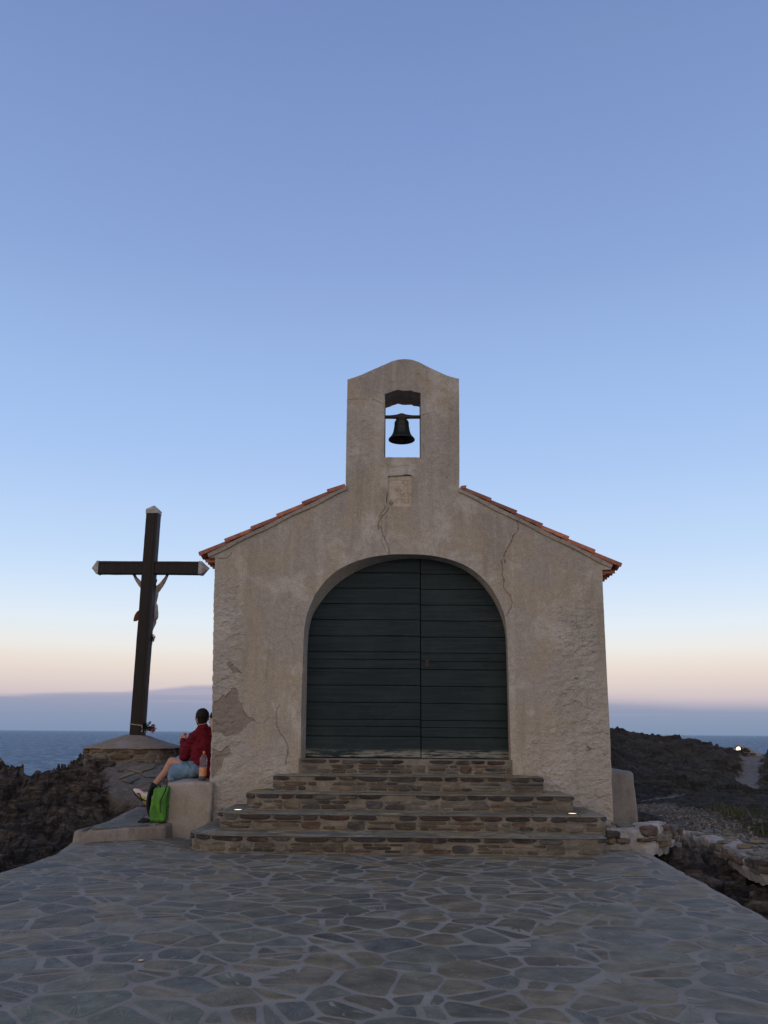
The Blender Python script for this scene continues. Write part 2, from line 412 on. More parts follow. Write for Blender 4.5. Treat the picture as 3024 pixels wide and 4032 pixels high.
def wood(base, dark, axis=2, chip=None, sc=3, bumpd=.006):
    def fn(t, b):
        p = t.pos(); s = [14, 14, 14]; s[axis] = .7
        g = t.noise(t.map(p, scale=s), sc, 6, .65, .4)
        c = t.mix(t.sstep(g, .35, .7), dark, base)
        c = t.mix(t.math('MULTIPLY', t.attr('col', 'Fac'), .999), (0, 0, 0, 1), c) if False else t.mix(1., c, t.attr('col'), 'MULTIPLY')
        if chip: c = chip(t, p, c)
        setc(t, b, c, t.bump(g, .6, bumpd))
    return fn
M_crosswood = mat('tarred_timber', wood((.016, .011, .010), (.007, .005, .005), 2), .62)
def door_chip(t, p, c):
    z = t.sep(p)[2]; g = t.noise(t.map(p, scale=(2.2, 2, 26)), 1.6, 6, .7, .3)
    k = t.noise(t.map(p, scale=(.9, 1, 38), loc=(5, 0, 3)), 1.3, 3, .5); c = t.mix(t.math('MULTIPLY', t.sstep(k, .66, .69), .85), c, (.003, .004, .005, 1))
    f = t.noise(p, 1.4, 5, .65); c = t.mix(t.math('MULTIPLY', t.sstep(f, .45, .7), .35), c, (.035, .05, .05, 1))
    n = t.noise(t.map(p, scale=(1.2, 1, 4), loc=(3, 0, 1)), 1.4, 5, .6)
    low = t.math('MULTIPLY', t.math('SUBTRACT', 1., t.sstep(z, .965, 1.03)), t.sstep(n, .40, .50))
    c = t.mix(t.math('MULTIPLY', low, t.sstep(g, .42, .54)), c, (.20, .20, .18, 1))
    hi = t.math('MULTIPLY', t.sstep(t.sep(p)[0], .5, 1.4), t.sstep(z, 1.6, 2.9))
    c = t.mix(t.math('MULTIPLY', t.math('MULTIPLY', hi, t.sstep(g, .54, .68)), .6), c, (.13, .1, .06, 1))
    c = t.mix(t.math('MULTIPLY', t.sstep(g, .70, .76), .5), c, (.10, .11, .09, 1))
    return c
M_door = mat('dark_green_painted_boards', wood((.016, .029, .034), (.0095, .018, .023), 0, door_chip, 2, .004), .72, .25)
M_terra = mat('terracotta', stone_fn(10, False), .85)
def flat(name, col, rough=.6, spec=.3, nsc=0, namp=.5, bd=.003, **kw):
    def fn(t, b):
        if nsc:
            n = t.noise(t.pos(), nsc, 5, .6)
            c = t.mix(namp, tuple(col) + (1,), t.ramp(n, [(.3, .15), (.7, .85)]), 'OVERLAY'); setc(t, b, c, t.bump(n, .5, bd))
        else: setc(t, b, tuple(col) + (1,))
        for k, v in kw.items(): b.inputs[k.replace('_', ' ')].default_value = v
    return mat(name, fn, rough, spec)
M_bronze = flat('dark_bronze', (.022, .026, .024), .5, .5, 25, .5, Metallic=.5)
M_iron = flat('rusty_iron', (.03, .024, .02), .6, .4, 30)
M_black = flat('black_webbing', (.009, .009, .011), .8, .3, 80)
M_skin = flat('skin', (.40, .215, .155), .55, .35, 40, .25, .001, Subsurface_Weight=.05)
M_skin2 = flat('pale_skin', (.50, .30, .23), .55, .35, 40, .2, .001)
M_hair = flat('short_black_hair', (.009, .008, .008), .75, .3, 120, .8, .004)
def jumper_fn(t, b):
    p = t.pos(); n = t.noise(p, 14, 4, .5, .5); w = t.noise(t.map(p, scale=(1, 1, 2.5)), 120, 2)
    c = t.ramp(n, [(.3, (.09, .0065, .013)), (.6, (.135, .010, .019)), (.8, (.165, .014, .025))])
    setc(t, b, c, t.bump(t.math('ADD', n, t.math('MULTIPLY', w, .15)), .5, .02))
M_jumper = mat('dark_red_fleece', jumper_fn, .95, .15)
def denim_fn(t, b):
    p = t.pos(); n = t.noise(p, 9, 5, .6, .4)
    c = t.ramp(n, [(.3, (.085, .15, .24)), (.6, (.16, .25, .36)), (.8, (.22, .31, .41))])
    setc(t, b, c, t.bump(t.math('ADD', n, t.math('MULTIPLY', t.noise(p, 150, 2), .1)), .6, .02))
M_denim = mat('faded_denim', denim_fn, .9, .15)
M_greenshirt = flat('green_cotton', (.03, .13, .04), .9, .1, 40)
def pack_fn(t, b):
    p = t.pos(); n = t.noise(t.map(p, scale=(1, 1, .6)), 11, 4, .55, .8)
    c = t.ramp(n, [(.3, (.035, .125, .014)), (.5, (.065, .205, .022)), (.75, (.115, .31, .04))])
    setc(t, b, c, t.bump(n, .8, .03))
M_pack = mat('green_nylon', pack_fn, .6, .3)
M_shoe = flat('white_knit_shoe', (.55, .52, .52), .7, .3, 40, .3)
M_sole = flat('dark_rubber_sole', (.04, .035, .03), .8)
M_neon = flat('neon_yellow', (.55, .70, .12), .6); M_red = flat('red_print', (.5, .03, .03), .6)
M_white = flat('white_print', (.6, .6, .57), .7); M_orange = flat('orange_plastic', (.75, .19, .02), .45)
M_ochre = flat('yellow_sole_foam', (.45, .33, .04), .7)
M_bluep = flat('blue_print', (.12, .35, .62), .5); M_greenp = flat('green_print', (.25, .45, .06), .5); M_labelp = flat('orange_label', (.70, .26, .09), .45)
M_rope = flat('pale_twine', (.42, .38, .31), .9, .1, 60)
M_petal = flat('crimson_petals', (.22, .012, .03), .7, .2, 60); M_pink = flat('pink_petals', (.42, .17, .2), .7, .2, 60)
M_leaf = flat('dark_leaves', (.02, .05, .02), .7, .2, 40); M_dry = flat('dry_petals', (.33, .3, .3), .8, .1, 60)
M_bone = flat('flaking_white_paint', (.46, .38, .33), .75, .2, 16, .6)
M_rust = flat('bare_rusty_metal', (.13, .04, .02), .8, .2, 25)
M_zinc = flat('weathered_white_cap', (.34, .32, .30), .6, .3, 12, .6)
def plaque_fn(t, b):
    p = t.pos(); n = t.noise(p, 14, 6, .65)
    c = t.ramp(n, [(.3, (.33, .275, .215)), (.55, (.45, .39, .32)), (.8, (.50, .445, .38))])
    setc(t, b, c, t.bump(t.noise(p, 40, 5, .7), .7, .008))
M_plaque = mat('carved_limestone', plaque_fn, .9)
def glass_fn(t, b):
    setc(t, b, (.80, .78, .86, 1)); b.inputs['Transmission Weight'].default_value = .9; b.inputs['IOR'].default_value = 1.25
M_pet = mat('clear_plastic', glass_fn, .12, .5)
M_soda = flat('dark_purple_drink', (.018, .006, .012), .15, .5)
def emis(name, col, st):
    m = bpy.data.materials.new(name); m.use_nodes = True; b = m.node_tree.nodes['Principled BSDF']
    b.inputs['Emission Color'].default_value = col + (1,); b.inputs['Emission Strength'].default_value = st
    b.inputs['Base Color'].default_value = (.8, .8, .8, 1); return m
M_lampY = emis('lit_yellow_lens', (1., .82, .35), 2.2); M_lampW = emis('lit_floodlight_lens', (1., .86, .66), 3.0)

# ================================================================== SETTING
YF = 11.0                                   # plane of the chapel front
# ---- polygon tools
def clip(poly, n, d):
    """keep the side n.p <= d of a convex polygon"""
    out = []
    for i in range(len(poly)):
        a = poly[i]; b = poly[(i + 1) % len(poly)]; sa = n[0] * a[0] + n[1] * a[1] - d; sb = n[0] * b[0] + n[1] * b[1] - d
        if sa <= 0: out.append(a)
        if (sa < 0) != (sb < 0) and sa != sb:
            t = sa / (sa - sb); out.append((a[0] + t * (b[0] - a[0]), a[1] + t * (b[1] - a[1])))
    return out
def chaikin(p, k=1, q=.25):
    for _ in range(k):
        o = []
        for i in range(len(p)):
            a = np.array(p[i]); b = np.array(p[(i + 1) % len(p)]); o += [a * (1 - q) + b * q, a * q + b * (1 - q)]
        p = o
    return p
def densify(p, step):
    o = []
    for i in range(len(p)):
        a = np.array(p[i], float); b = np.array(p[(i + 1) % len(p)], float); n = max(1, int(np.linalg.norm(b - a) / step))
        o += [a + (b - a) * k / n for k in range(n)]
    return np.array(o)
def resample(p, n, closed=False):
    p = np.array(p, float)
    if closed: p = np.vstack([p, p[:1]])
    s = np.concatenate([[0], np.cumsum(np.linalg.norm(np.diff(p, axis=0), axis=1))]); t = np.linspace(0, s[-1], n + (1 if closed else 0))
    o = np.stack([np.interp(t, s, p[:, k]) for k in range(p.shape[1])], 1)
    return o[:-1] if closed else o
SLATES = [(0.1299, 0.1275, 0.1001), (0.1385, 0.1333, 0.1001), (0.1584, 0.1426, 0.0985), (0.1671, 0.1449, 0.095), (0.1089, 0.1099, 0.09), (0.1671, 0.1379, 0.0865), (0.1336, 0.1321, 0.0917), (0.1509, 0.1462, 0.112), (0.146, 0.1227, 0.0814), (0.1212, 0.1145, 0.0849), (0.1732, 0.1426, 0.0882), (0.1212, 0.1203, 0.0968)]
def pave(mb, region, z, dens, seed, joint=(.008, .022), hgt=.006, stretch=1.3, cols=SLATES, mat_=0, zf=None, gain=1.):
    rg = np.random.default_rng(seed); region = [tuple(q) for q in region]; A = np.array(region)
    ar = sum(A[i][0] * A[(i + 1) % len(A)][1] - A[(i + 1) % len(A)][0] * A[i][1] for i in range(len(A)))
    if ar < 0: region = region[::-1]; A = A[::-1]
    lo = A.min(0) - dens; hi = A.max(0) + dens; pts = []; cell = {}
    tries = int((hi[0] - lo[0]) * (hi[1] - lo[1]) / dens ** 2 * 14)
    C = rg.uniform(0, 1, (tries, 3))
    for c in C:
        x = lo[0] + c[0] * (hi[0] - lo[0]); y = lo[1] + c[1] * (hi[1] - lo[1]); r = dens * (.55 + .75 * c[2] ** 1.6)
        gx, gy = int(x / dens), int(y / dens); ok = True
        for a in (-2, -1, 0, 1, 2):
            for b in (-2, -1, 0, 1, 2):
                for (px, py, pr) in cell.get((gx + a, gy + b), ()):
                    if ((px - x) / stretch) ** 2 + (py - y) ** 2 < (.5 * (r + pr)) ** 2: ok = False; break
                if not ok: break
            if not ok: break
        if ok: cell.setdefault((gx, gy), []).append((x, y, r)); pts.append((x, y, r))
    stone = lambda q, g_: _stone(q, g_, mb, dens, hgt, z, zf, cols, gain, mat_, seed)
    for (x, y, r) in pts:
        poly = [(x - .8, y - .8), (x + .8, y - .8), (x + .8, y + .8), (x - .8, y + .8)]
        gx, gy = int(x / dens), int(y / dens); R = 4
        for a in range(-R, R + 1):
            for b in range(-R, R + 1):
                for (qx, qy, qr) in cell.get((gx + a, gy + b), ()):
                    dx, dy = qx - x, qy - y; L = math.hypot(dx, dy)
                    if 1e-6 < L < 1.3:
                        j = joint[0] + (joint[1] - joint[0]) * (((x + qx) * 37.1 + (y + qy) * 17.7) % 1.) ** 1.5
                        n = (dx / L, dy / L); w = .5 + .5 * (r - qr) / L * .9
                        poly = clip(poly, n, n[0] * (x + dx * w) + n[1] * (y + dy * w) - j)
                        if len(poly) < 3: break
                if len(poly) < 3: break
            if len(poly) < 3: break
        for i in range(len(region)):
            if len(poly) < 3: break
            a, b = region[i], region[(i + 1) % len(region)]; ex, ey = b[0] - a[0], b[1] - a[1]; L = math.hypot(ex, ey)
            n = (ey / L, -ex / L); poly = clip(poly, n, n[0] * a[0] + n[1] * a[1] - joint[0])
        if len(poly) < 3: continue
        parts = [poly]
        if rg.uniform() < .5:
            a_ = rg.uniform(0, math.pi); n_ = (math.cos(a_), math.sin(a_)); c_ = np.mean(poly, 0) + rg.normal(0, .02, 2); d_ = n_[0] * c_[0] + n_[1] * c_[1]; j_ = rg.uniform(*joint)
            parts = [clip(poly, n_, d_ - j_), clip(poly, (-n_[0], -n_[1]), -d_ - j_)]
        for poly in parts: stone(poly, rg)
    return
def _stone(poly, rg, mb, dens, hgt, z, zf, cols, gain, mat_, seed):
    if True:
        if len(poly) < 3: return
        P = np.array(poly); ar = .5 * abs(sum(P[i][0] * P[(i + 1) % len(P)][1] - P[(i + 1) % len(P)][0] * P[i][1] for i in range(len(P))))
        if ar < dens * dens * .05: return
        P = np.array(chaikin(list(P), 1, .12)); P = densify(P, .05)
        c0 = P.mean(0); v = P - c0; L = np.linalg.norm(v, axis=1)
        wob = 1 + fbm(P3(P[:, 0] * 9, P[:, 1] * 9, seed * 1.7), 4, 0, .6) * .15; P = c0 + v * wob[:, None]; P = np.array(chaikin(list(P), 1, .25))
        v = P - c0; L = np.linalg.norm(v, axis=1)
        col = np.array(cols[rg.integers(len(cols))]) * rg.uniform(.8, 1.22) * gain
        t = rg.normal(0, .008, 2); h = hgt * rg.uniform(.45, 1.3); n = len(P)
        def zz(Q, hh): return np.array([(zf(q) if zf else z) for q in Q]) + hh
        inn = c0 + v * (1 - np.minimum(.0025 / np.maximum(L, .03), .3))[:, None]; mid = c0 + (inn - c0) * .55
        r0 = np.column_stack([P, zz(P, -.004)]); r1 = np.column_stack([inn, zz(inn, h) + (inn - c0) @ t]); r2 = np.column_stack([mid, zz(mid, h) + (mid - c0) @ t + rg.normal(0, .0012, n)])
        r3 = np.array([[c0[0], c0[1], zz([c0], h)[0]]])
        F = []
        for i in range(n):
            k = (i + 1) % n; F += [(i, k, n + k, n + i), (n + i, n + k, 2 * n + k, 2 * n + i), (2 * n + i, 2 * n + k, 3 * n)]
        mb.add(np.vstack([r0, r1, r2, r3]), F, mat_, col)

# ---- sea
def build_sea():
    mb = MB(); rad = np.concatenate([[8], np.geomspace(20, 45000, 40)]); th = np.linspace(0, 2 * math.pi, 97)
    A = np.array([[[r * math.cos(t), r * math.sin(t) , -6.35] for r in rad] for t in th]); mb.grid(A)
    # the swell in front of the headland as real waves
    rad = np.geomspace(16, 9000, 860); th = np.radians(np.linspace(52, 128, 420)); Rr, Tt = np.meshgrid(rad, th, indexing='ij'); x = (Rr * np.cos(Tt)).ravel(); y = (Rr * np.sin(Tt)).ravel(); r = Rr.ravel()
    w = fbm(P3(x * .035, y * .09, 1.), 2, 3) * .35 + fbm(P3(x * .16 + y * .03, y * .42, 2.), 3, 7, .6) * .26 * np.clip(1.15 - r / 500, .25, 1) + fbm(P3(x * .8, y * 1.5, 5.), 2, 9, .6, True) * .06 * np.clip(1 - r / 160, 0, 1)
    z = -6. + w; V = np.stack([x, y, z], 1); mb.grid(V.reshape(Rr.shape + (3,)))
    o = mb.build('sea', M_sea, smooth=True); o['kind'] = 'structure'
build_sea()

# ---- rocky ground
TL0, TL1 = PZ(0, 3436, 0)[:2], PZ(210, 3376, 0)[:2]
TR0, TR1 = PZ(3024, 3618, 0)[:2], PZ(2558, 3360, 0)[:2]
cp = []
for q in [(0, 3032, 12.8), (100, 3070, 12.4), (170, 3028, 12.6), (260, 3052, 13), (330, 3034, 13.4), (400, 3016, 13.6), (0, 3200, 11.2), (150, 3210, 11.3), (300, 3185, 11.6),
          (60, 3290, 9.7), (0, 3360, 9.2), (200, 3330, 10.0), (400, 3140, 12.0), (380, 3070, 13.0),
          (620, 3168, 12.2), (500, 3176, 12.0), (640, 3160, 12.3), (560, 3094, 12.55), (650, 3094, 12.5), (430, 3098, 12.6), (560, 3050, 13.05), (650, 3050, 13.05), (600, 3014, 13.5), (512, 3008, 13.6), (690, 3014, 13.6), (345, 3010, 13.9), (520, 3004, 14.6), (700, 3100, 12.6), (512, 3008, 14.5), (700, 3010, 14),
          (2405, 2884, 24), (2505, 2893, 24), (2570, 2905, 24), (2640, 2920, 24), (2750, 2924, 24), (2800, 2940, 24), (2870, 2964, 24), (2915, 2977, 24), (3024, 2977, 24),
          (2500, 2990, 21), (2700, 3020, 20.5), (2600, 3085, 18.0), (2850, 3055, 19.5), (2400, 3010, 20), (2960, 3050, 20.5), (2960, 3110, 18.2), (2900, 2990, 22.0), (2990, 2990, 22.0), (2850, 2972, 22.6), (3050, 2990, 22.4),
          (2800, 3200, 13), (2950, 3250, 12), (2600, 3150, 15), (2950, 3150, 16), (2450, 3140, 16), (3024, 3200, 13.5)]:
    cp.append(PY(*q))
cp += [PZ(2680, 3268, -.03), PZ(2790, 3300, -.03), PZ(2890, 3338, -.03), PZ(2985, 3368, -.03), PZ(2500, 3225, .03)]
cp += [np.array(q, float) for q in [(-3.95, 7, -.22), (-3.9, 5, -.3), (-4.6, 8, -.05), (-5.5, 9, .12), (-6, 7, -.1), (-8, 10, .1), (-9, 13, .0), (-12, 12, -1), (-16, 12, -6.5), (-6.5, 16, -.2),
    (-5, 17.5, -.4), (-4, 20, -4), (-7, 19, -4), (-10, 17, -4), (-20, 5, -8), (2.9, 8, -.75), (3.1, 6, -.85), (3, 4, -.9), (3.55, 7.6, -.6), (3.9, 6, -.7), (4.6, 5, -.6), (2.95, 9.4, -.35),
    (4.3, 8.3, -.1), (4.9, 6.6, -.3), (6, 3, -.7), (5.6, 9.5, -.3), (4, 24, 1.5), (1, 24.5, 1.1), (-2, 21, -1), (8, 29, -2), (12, 29, -2), (4, 30, -2), (10, 36, -8), (0, 34, -8), (15, 24, .3), (19, 22, -1), (24, 20, -7),
    (14, 14, -.6), (10, 8, -.8), (8, 3, -1.1), (16, 5, -4), (24, 8, -8), (0, -6, -1), (-5, -8, -1.5), (5, -8, -1.2), (-14, 0, -7), (-9, 3, -1.8), (-9, -6, -3), (14, -6, -5), (0, -14, -2),
    (60, 60, -12), (-60, 60, -12), (60, -60, -12), (-60, -60, -12), (0, 60, -12), (60, 0, -12), (-60, 0, -12), (0, -60, -12), (1, 14, -.3), (-2.6, 14, .3)]]
cp = np.array(cp)
def rbf_fit(P):
    D = np.linalg.norm(P[:, None, :2] - P[None, :, :2], axis=2); n = len(P)
    K = np.sqrt(D * D + .04); K = np.block([[K + np.eye(n) * -.02, np.ones((n, 1))], [np.ones((1, n)), np.zeros((1, 1))]])
    return np.linalg.solve(K, np.concatenate([P[:, 2], [0]]))
W = rbf_fit(cp)
def rbf(x, y):
    r = np.zeros(x.shape) + W[-1]
    for i in range(len(cp)): r = r + W[i] * np.sqrt((x - cp[i, 0]) ** 2 + (y - cp[i, 1]) ** 2 + .04)
    return r
def segdist(x, y, pts):
    d = np.full(x.shape, 1e9)
    for a, b in zip(pts[:-1], pts[1:]):
        ex, ey = b[0] - a[0], b[1] - a[1]; L2 = ex * ex + ey * ey + 1e-12
        t = np.clip(((x - a[0]) * ex + (y - a[1]) * ey) / L2, 0, 1); d = np.minimum(d, np.hypot(x - a[0] - t * ex, y - a[1] - t * ey))
    return d
PATH_L = [PY(600, 3092, 12.6)[:2], PY(530, 3055, 13.0)[:2], PY(600, 3015, 13.55)[:2], PY(690, 3010, 14.)[:2]]
PATH_L2 = [(-3.1, 11.4), (-3.1, 12.1)]
PATH_R = [PY(2880, 3118, 18.0)[:2], PY(2955, 3110, 18.4)[:2], PY(2960, 3050, 20.5)[:2], PY(2975, 2985, 23.6)[:2]]
CREST = [PZ(2420, 3225, 0)[:2], PZ(2560, 3235, 0)[:2], PZ(2680, 3262, 0)[:2], PZ(2790, 3290, 0)[:2], PZ(2890, 3325, 0)[:2], PZ(2985, 3360, 0)[:2], (4.35, 8.1)]
LEDGE = [PZ(2440, 3210, 0)[:2], PZ(2560, 3205, 0)[:2], PZ(2700, 3235, 0)[:2], PZ(2830, 3275, 0)[:2], PZ(2950, 3325, 0)[:2]]
SLABLINE = [PY(2540, 3145, 15)[:2], PY(2640, 3125, 15.8)[:2], PY(2705, 3108, 16.3)[:2]]
def masks(x, y):
    n = perlin(P3(x * 1.9, y * 1.9, 4.2)); n2 = perlin(P3(x * 6, y * 6, 1.2))
    path = 1 - sst(segdist(x, y, PATH_L) + n * .26 + n2 * .2, .42, .56); path = np.maximum(path, 1 - sst(segdist(x, y, PATH_L2) + n * .1 + n2 * .07, .4, .5))
    pr = 1 - sst(segdist(x, y, PATH_R) + n * .16 + n2 * .14, .16, .25)
    led = 1 - sst(segdist(x, y, LEDGE) + n * .15 + n2 * .06, .30, .5)
    sl = 1 - sst(segdist(x, y, SLABLINE) + n2 * .04, .05, .1)
    smooth = np.maximum.reduce([path, pr, led * .9, sl])
    hill = sst(x, 2.2, 3.2) * sst(y + n, 12.5, 15.5)
    turf = sst(x, 4.0, 5.0) * sst(y + n * 1.2, 9.2, 10.4) * (1 - sst(y + n, 13.6, 15.2)) * sst(n2 * .6 + n + .45, 0., .5)
    return smooth, hill, turf
def ground_h(x, y, detail=True):
    z = rbf(x, y); z = np.maximum(z, -9)
    if not detail: return z
    sm, hill, turf = masks(x, y)
    right = sst(x, 0, 2)
    cx, sx = math.cos(.55), math.sin(.55); u = x * cx + y * sx; v = -x * sx + y * cx
    w = fbm(P3(x * .9, y * .9, 2.), 3) * .5
    f1, e1 = facets((u + w) / 1.05, (v + w) / .62, 3); f2, e2 = facets((u - w) / .42 + 9, (v + w) / .26, 11); f3, e3 = facets(u / .17, v / .11, 23)
    rg_ = fbm(P3(x * 1.7, y * 1.7, 7.), 5, 5, .55, True)
    rock = f1 * .27 + f2 * .17 + f3 * .09 + rg_ * .13 - .10 - .05 * np.exp(-e2 * 9) - .03 * np.exp(-e3 * 8)
    ch, sh = math.cos(-.6), math.sin(-.6); uh = x * ch + y * sh; vh = -x * sh + y * ch
    g1, k1 = facets((uh + w) / 1.9, (vh + w) / .55, 31); g2, k2 = facets((uh + w) / .7, (vh - w) / .22, 37)
    hr = g1 * .16 + g2 * .10 + f3 * .03 + fbm(P3(uh * .8, vh * 3.2, 1.), 5, 9, .6, True) * .10
    amp = 1 - .93 * sm
    flatr = (1 - .55 * turf) * (1 - .6 * right * (1 - sst(y, 15, 18)) * sst(y, 11, 12))
    far = 1 + 0 * x
    zz = z + rock + x * .12 + y * .05; st_ = .11; q_ = zz / st_; fr = q_ - np.floor(q_); rock = rock + (np.where(fr < .72, fr * .35, .252 + (fr - .72) * 2.67) - fr) * st_ * .9 * (1 - hill)
    z = z + ((rock - .05) * (1 - hill) + (hr - .04) * hill) * amp * flatr * far
    z = z + sm * (fbm(P3(x * 7, y * 7, 3.), 4, 3, .6) * .018) + turf * fbm(P3(x * 9, y * 9, 3.), 4, 3, .6) * .04
    return z
def terrace_in(x, y):
    xl = TL0[0] + (TL1[0] - TL0[0]) * (y - TL0[1]) / (TL1[1] - TL0[1]); xl = np.clip(xl, -3.62, -3.4)
    xr = TR0[0] + (TR1[0] - TR0[0]) * (y - TR0[1]) / (TR1[1] - TR0[1]); xr = np.clip(xr, 2.35, 2.64)
    return np.minimum.reduce([x - xl, xr - x, 9.75 - y])
def build_ground():
    def axis(segs):
        o = []
        for a, b, n, g in segs:
            t = np.linspace(0, 1, n, endpoint=False); t = t ** g if g > 0 else 1 - (1 - t) ** (-g); o.append(a + (b - a) * t)
        return np.concatenate(o + [[segs[-1][1]]])
    xs = axis([(-60, -9, 60, -2.2), (-9, -6, 70, 1), (-6, -2.2, 152, 1), (-2.2, 2.4, 46, 1), (2.4, 5.2, 100, 1), (5.2, 14, 190, 1), (14, 60, 50, 2.2)])
    ys = axis([(-60, -6, 30, -2), (-6, 4, 50, 1), (4, 8, 100, 1), (8, 15, 250, 1), (15, 26, 220, 1), (26, 60, 50, 2.)])
    X, Y = np.meshgrid(xs, ys, indexing='ij'); x = X.ravel(); y = Y.ravel()
    z = ground_h(x, y)
    t = terrace_in(x, y); z = np.where(t > .03, np.minimum(z, -.35), z)
    # the rock stops just under the terrace lip on its right-hand side
    z = np.where((x > 2.3) & (x < 3.3) & (y < 9.6), np.minimum(z, -.12 - .25 * sst(-t, -.05, .1) * (1 - sst(x, 2.9, 3.3))), z)
    z = np.where((x < -3.3) & (x > -4.0) & (y < 9.3) & (t > -.35), np.minimum(z, -.05 - (t + .35) * .15), z)
    ch = np.minimum.reduce([x + 2.42, 2.6 - x, y - 10.0, 18 - y]); z = np.where(ch > 0, np.minimum(z, -.2), z)
    lw = np.minimum.reduce([x + 3.7 + fbm(P3(x * 3, y * 3), 2) * .25, -2.3 - x, y - 9.9, 12.15 - y]); z = np.where(lw > .05, np.minimum(z, -.05), z)
    bn = np.minimum.reduce([x + 2.95, -2.3 - x, y - 10.9, 17 - y]); z = np.where(bn > 0.05, np.minimum(z, .05), z)
    sm, hill, turf = masks(x, y)
    q = P3(x, y, z); j = vecnoise(q, 3.1, 2, 5) * .05 + vecnoise(q, 11., 3, 9) * .034
    k = (1 - sm) * (t < -.25) * (np.hypot(x, y) < 40); V = q + j * k[:, None]
    mb = MB(); mb.grid(V.reshape(X.shape + (3,)), 0, (0, 0, 0), flip=False)
    mb.c = [np.stack([sm, hill * .9, turf], 1)]
    o = mb.build('rocky_ground', M_rock, smooth=False); o['kind'] = 'structure'
build_ground()

# ---- paved terrace
def build_terrace():
    reg = [(-3.55, -3.), (2.42, -3.), (TR0[0], TR0[1]), (TR1[0], TR1[1]), (2.5, 9.75), (-2.4, 10.6), (-3.72, 9.98), (TL1[0] - .03, TL1[1]), (TL0[0], TL0[1])]
    mb = MB(); P = densify(reg, .15); wob = np.random.default_rng(5).normal(0, .008, P.shape); P = P + wob
    n = len(P); top = np.column_stack([P, np.zeros(n)]); low = np.column_stack([P, np.full(n, -1.6)])
    mid = np.column_stack([P, np.full(n, -.02)]); top[:, :2] -= (P - P.mean(0)) * .004
    mb.add(np.vstack([top, mid, low]), [tuple(range(n))] + [(n * a + i, n * (a + 1) + i, n * (a + 1) + (i + 1) % n, n * a + (i + 1) % n) for a in (0, 1) for i in range(n)], 0)
    pave(mb, [(-3.5, -3.), (2.4, -3.), (TR0[0] - .02, TR0[1]), (TR1[0] - .02, TR1[1]), (2.4, 9.8), (-2.4, 10.6), (-3.66, 9.98), (TL0[0] + .03, TL0[1])], 0, .255, 11, (.008, .028), .0028, 1.5, mat_=1)
    o = mb.build('paved_terrace', [M_mortar, M_slate]); o['kind'] = 'structure'
build_terrace()

# ================================================================== STEPS
def step_levels():
    y = PZ(1600, 3366, 0)[1]; z = 0; L = []
    for a, b in [(3295, 3275), (3209, 3195), (3129, 3120), (3057, 3050)]:
        z2 = PY(1600, a, y)[2]; y2 = PZ(1600, b, z2)[1]; L.append((y, z, z2)); y, z = y2, z2
    return L, z
LV, Z4 = step_levels(); Z5 = PY(1600, 2989, YF)[2]
def step_outline(xl, xr, y0, rl, rr, yb, bulge=.05):
    pts = [(xl, yb)]
    for t in np.linspace(0, 1, 10):
        a = t * math.pi / 2; pts.append((xl + rl[0] * (1 - math.cos(a)), y0 + rl[1] * (1 - math.sin(a))))
    for t in np.linspace(0, 1, 10):
        a = (1 - t) * math.pi / 2; pts.append((xr - rr[0] * (1 - math.cos(a)), y0 + rr[1] * (1 - math.sin(a))))
    pts.append((xr, yb)); return np.array(pts)
STONES = [(.07, .056, .044), (.042, .040, .040), (.10, .074, .052), (.135, .108, .075), (.105, .10, .092), (.10, .062, .046), (.145, .125, .098), (.085, .078, .068), (.16, .14, .115), (.05, .048, .05), (.125, .113, .098), (.11, .095, .08), (.14, .13, .118)]
DARKS = [(.024, .022, .024), (.03, .025, .022), (.042, .034, .03), (.052, .03, .024), (.034, .035, .04), (.08, .078, .076), (.05, .043, .038)]
def stone_on(mb, C, s0, s1, z0, z1, proud, col, rg, mat_=1, lens=False):
    """a stone set in the face that runs along plan curve C (function s -> xy, outward normal)"""
    w, h = s1 - s0, z1 - z0; cx, cz = (s0 + s1) / 2, (z0 + z1) / 2; m = 18; P = []
    ex = rg.uniform(3.5, 8) if not lens else 3.2
    ph = rg.uniform(0, 6.3); am = rg.uniform(.03, .10)
    for k in range(m):
        a = 2 * math.pi * k / m + .01; c, s = math.cos(a), math.sin(a); r = (abs(c) ** ex + abs(s) ** ex) ** (-1 / ex) * (1 + am * math.sin(3 * a + ph) + rg.normal(0, .025))
        zz = s * r
        if lens and zz > .35: zz = .35 + (zz - .35) * .3
        P.append((cx + c * r * w / 2, cz + zz * h / 2))
    P = np.array(P); c0 = P.mean(0)
    rings = []
    for sc, pr in ((1.04, -.006), (.97, proud * .75), (.80, proud), (.4, proud * (1 + rg.uniform(-.2, .25)))):
        Q = c0 + (P - c0) * sc; ring = []
        for s, z in Q:
            p, nrm = C(s); ring.append([p[0] + nrm[0] * pr, p[1] + nrm[1] * pr, z])
        rings.append(ring)
    p, nrm = C(c0[0]); A = np.array(rings).transpose(1, 0, 2); mb.grid(A, mat_, col, closed_u=True)
    mb.add(A[:, -1], [tuple(range(m))], mat_, col)
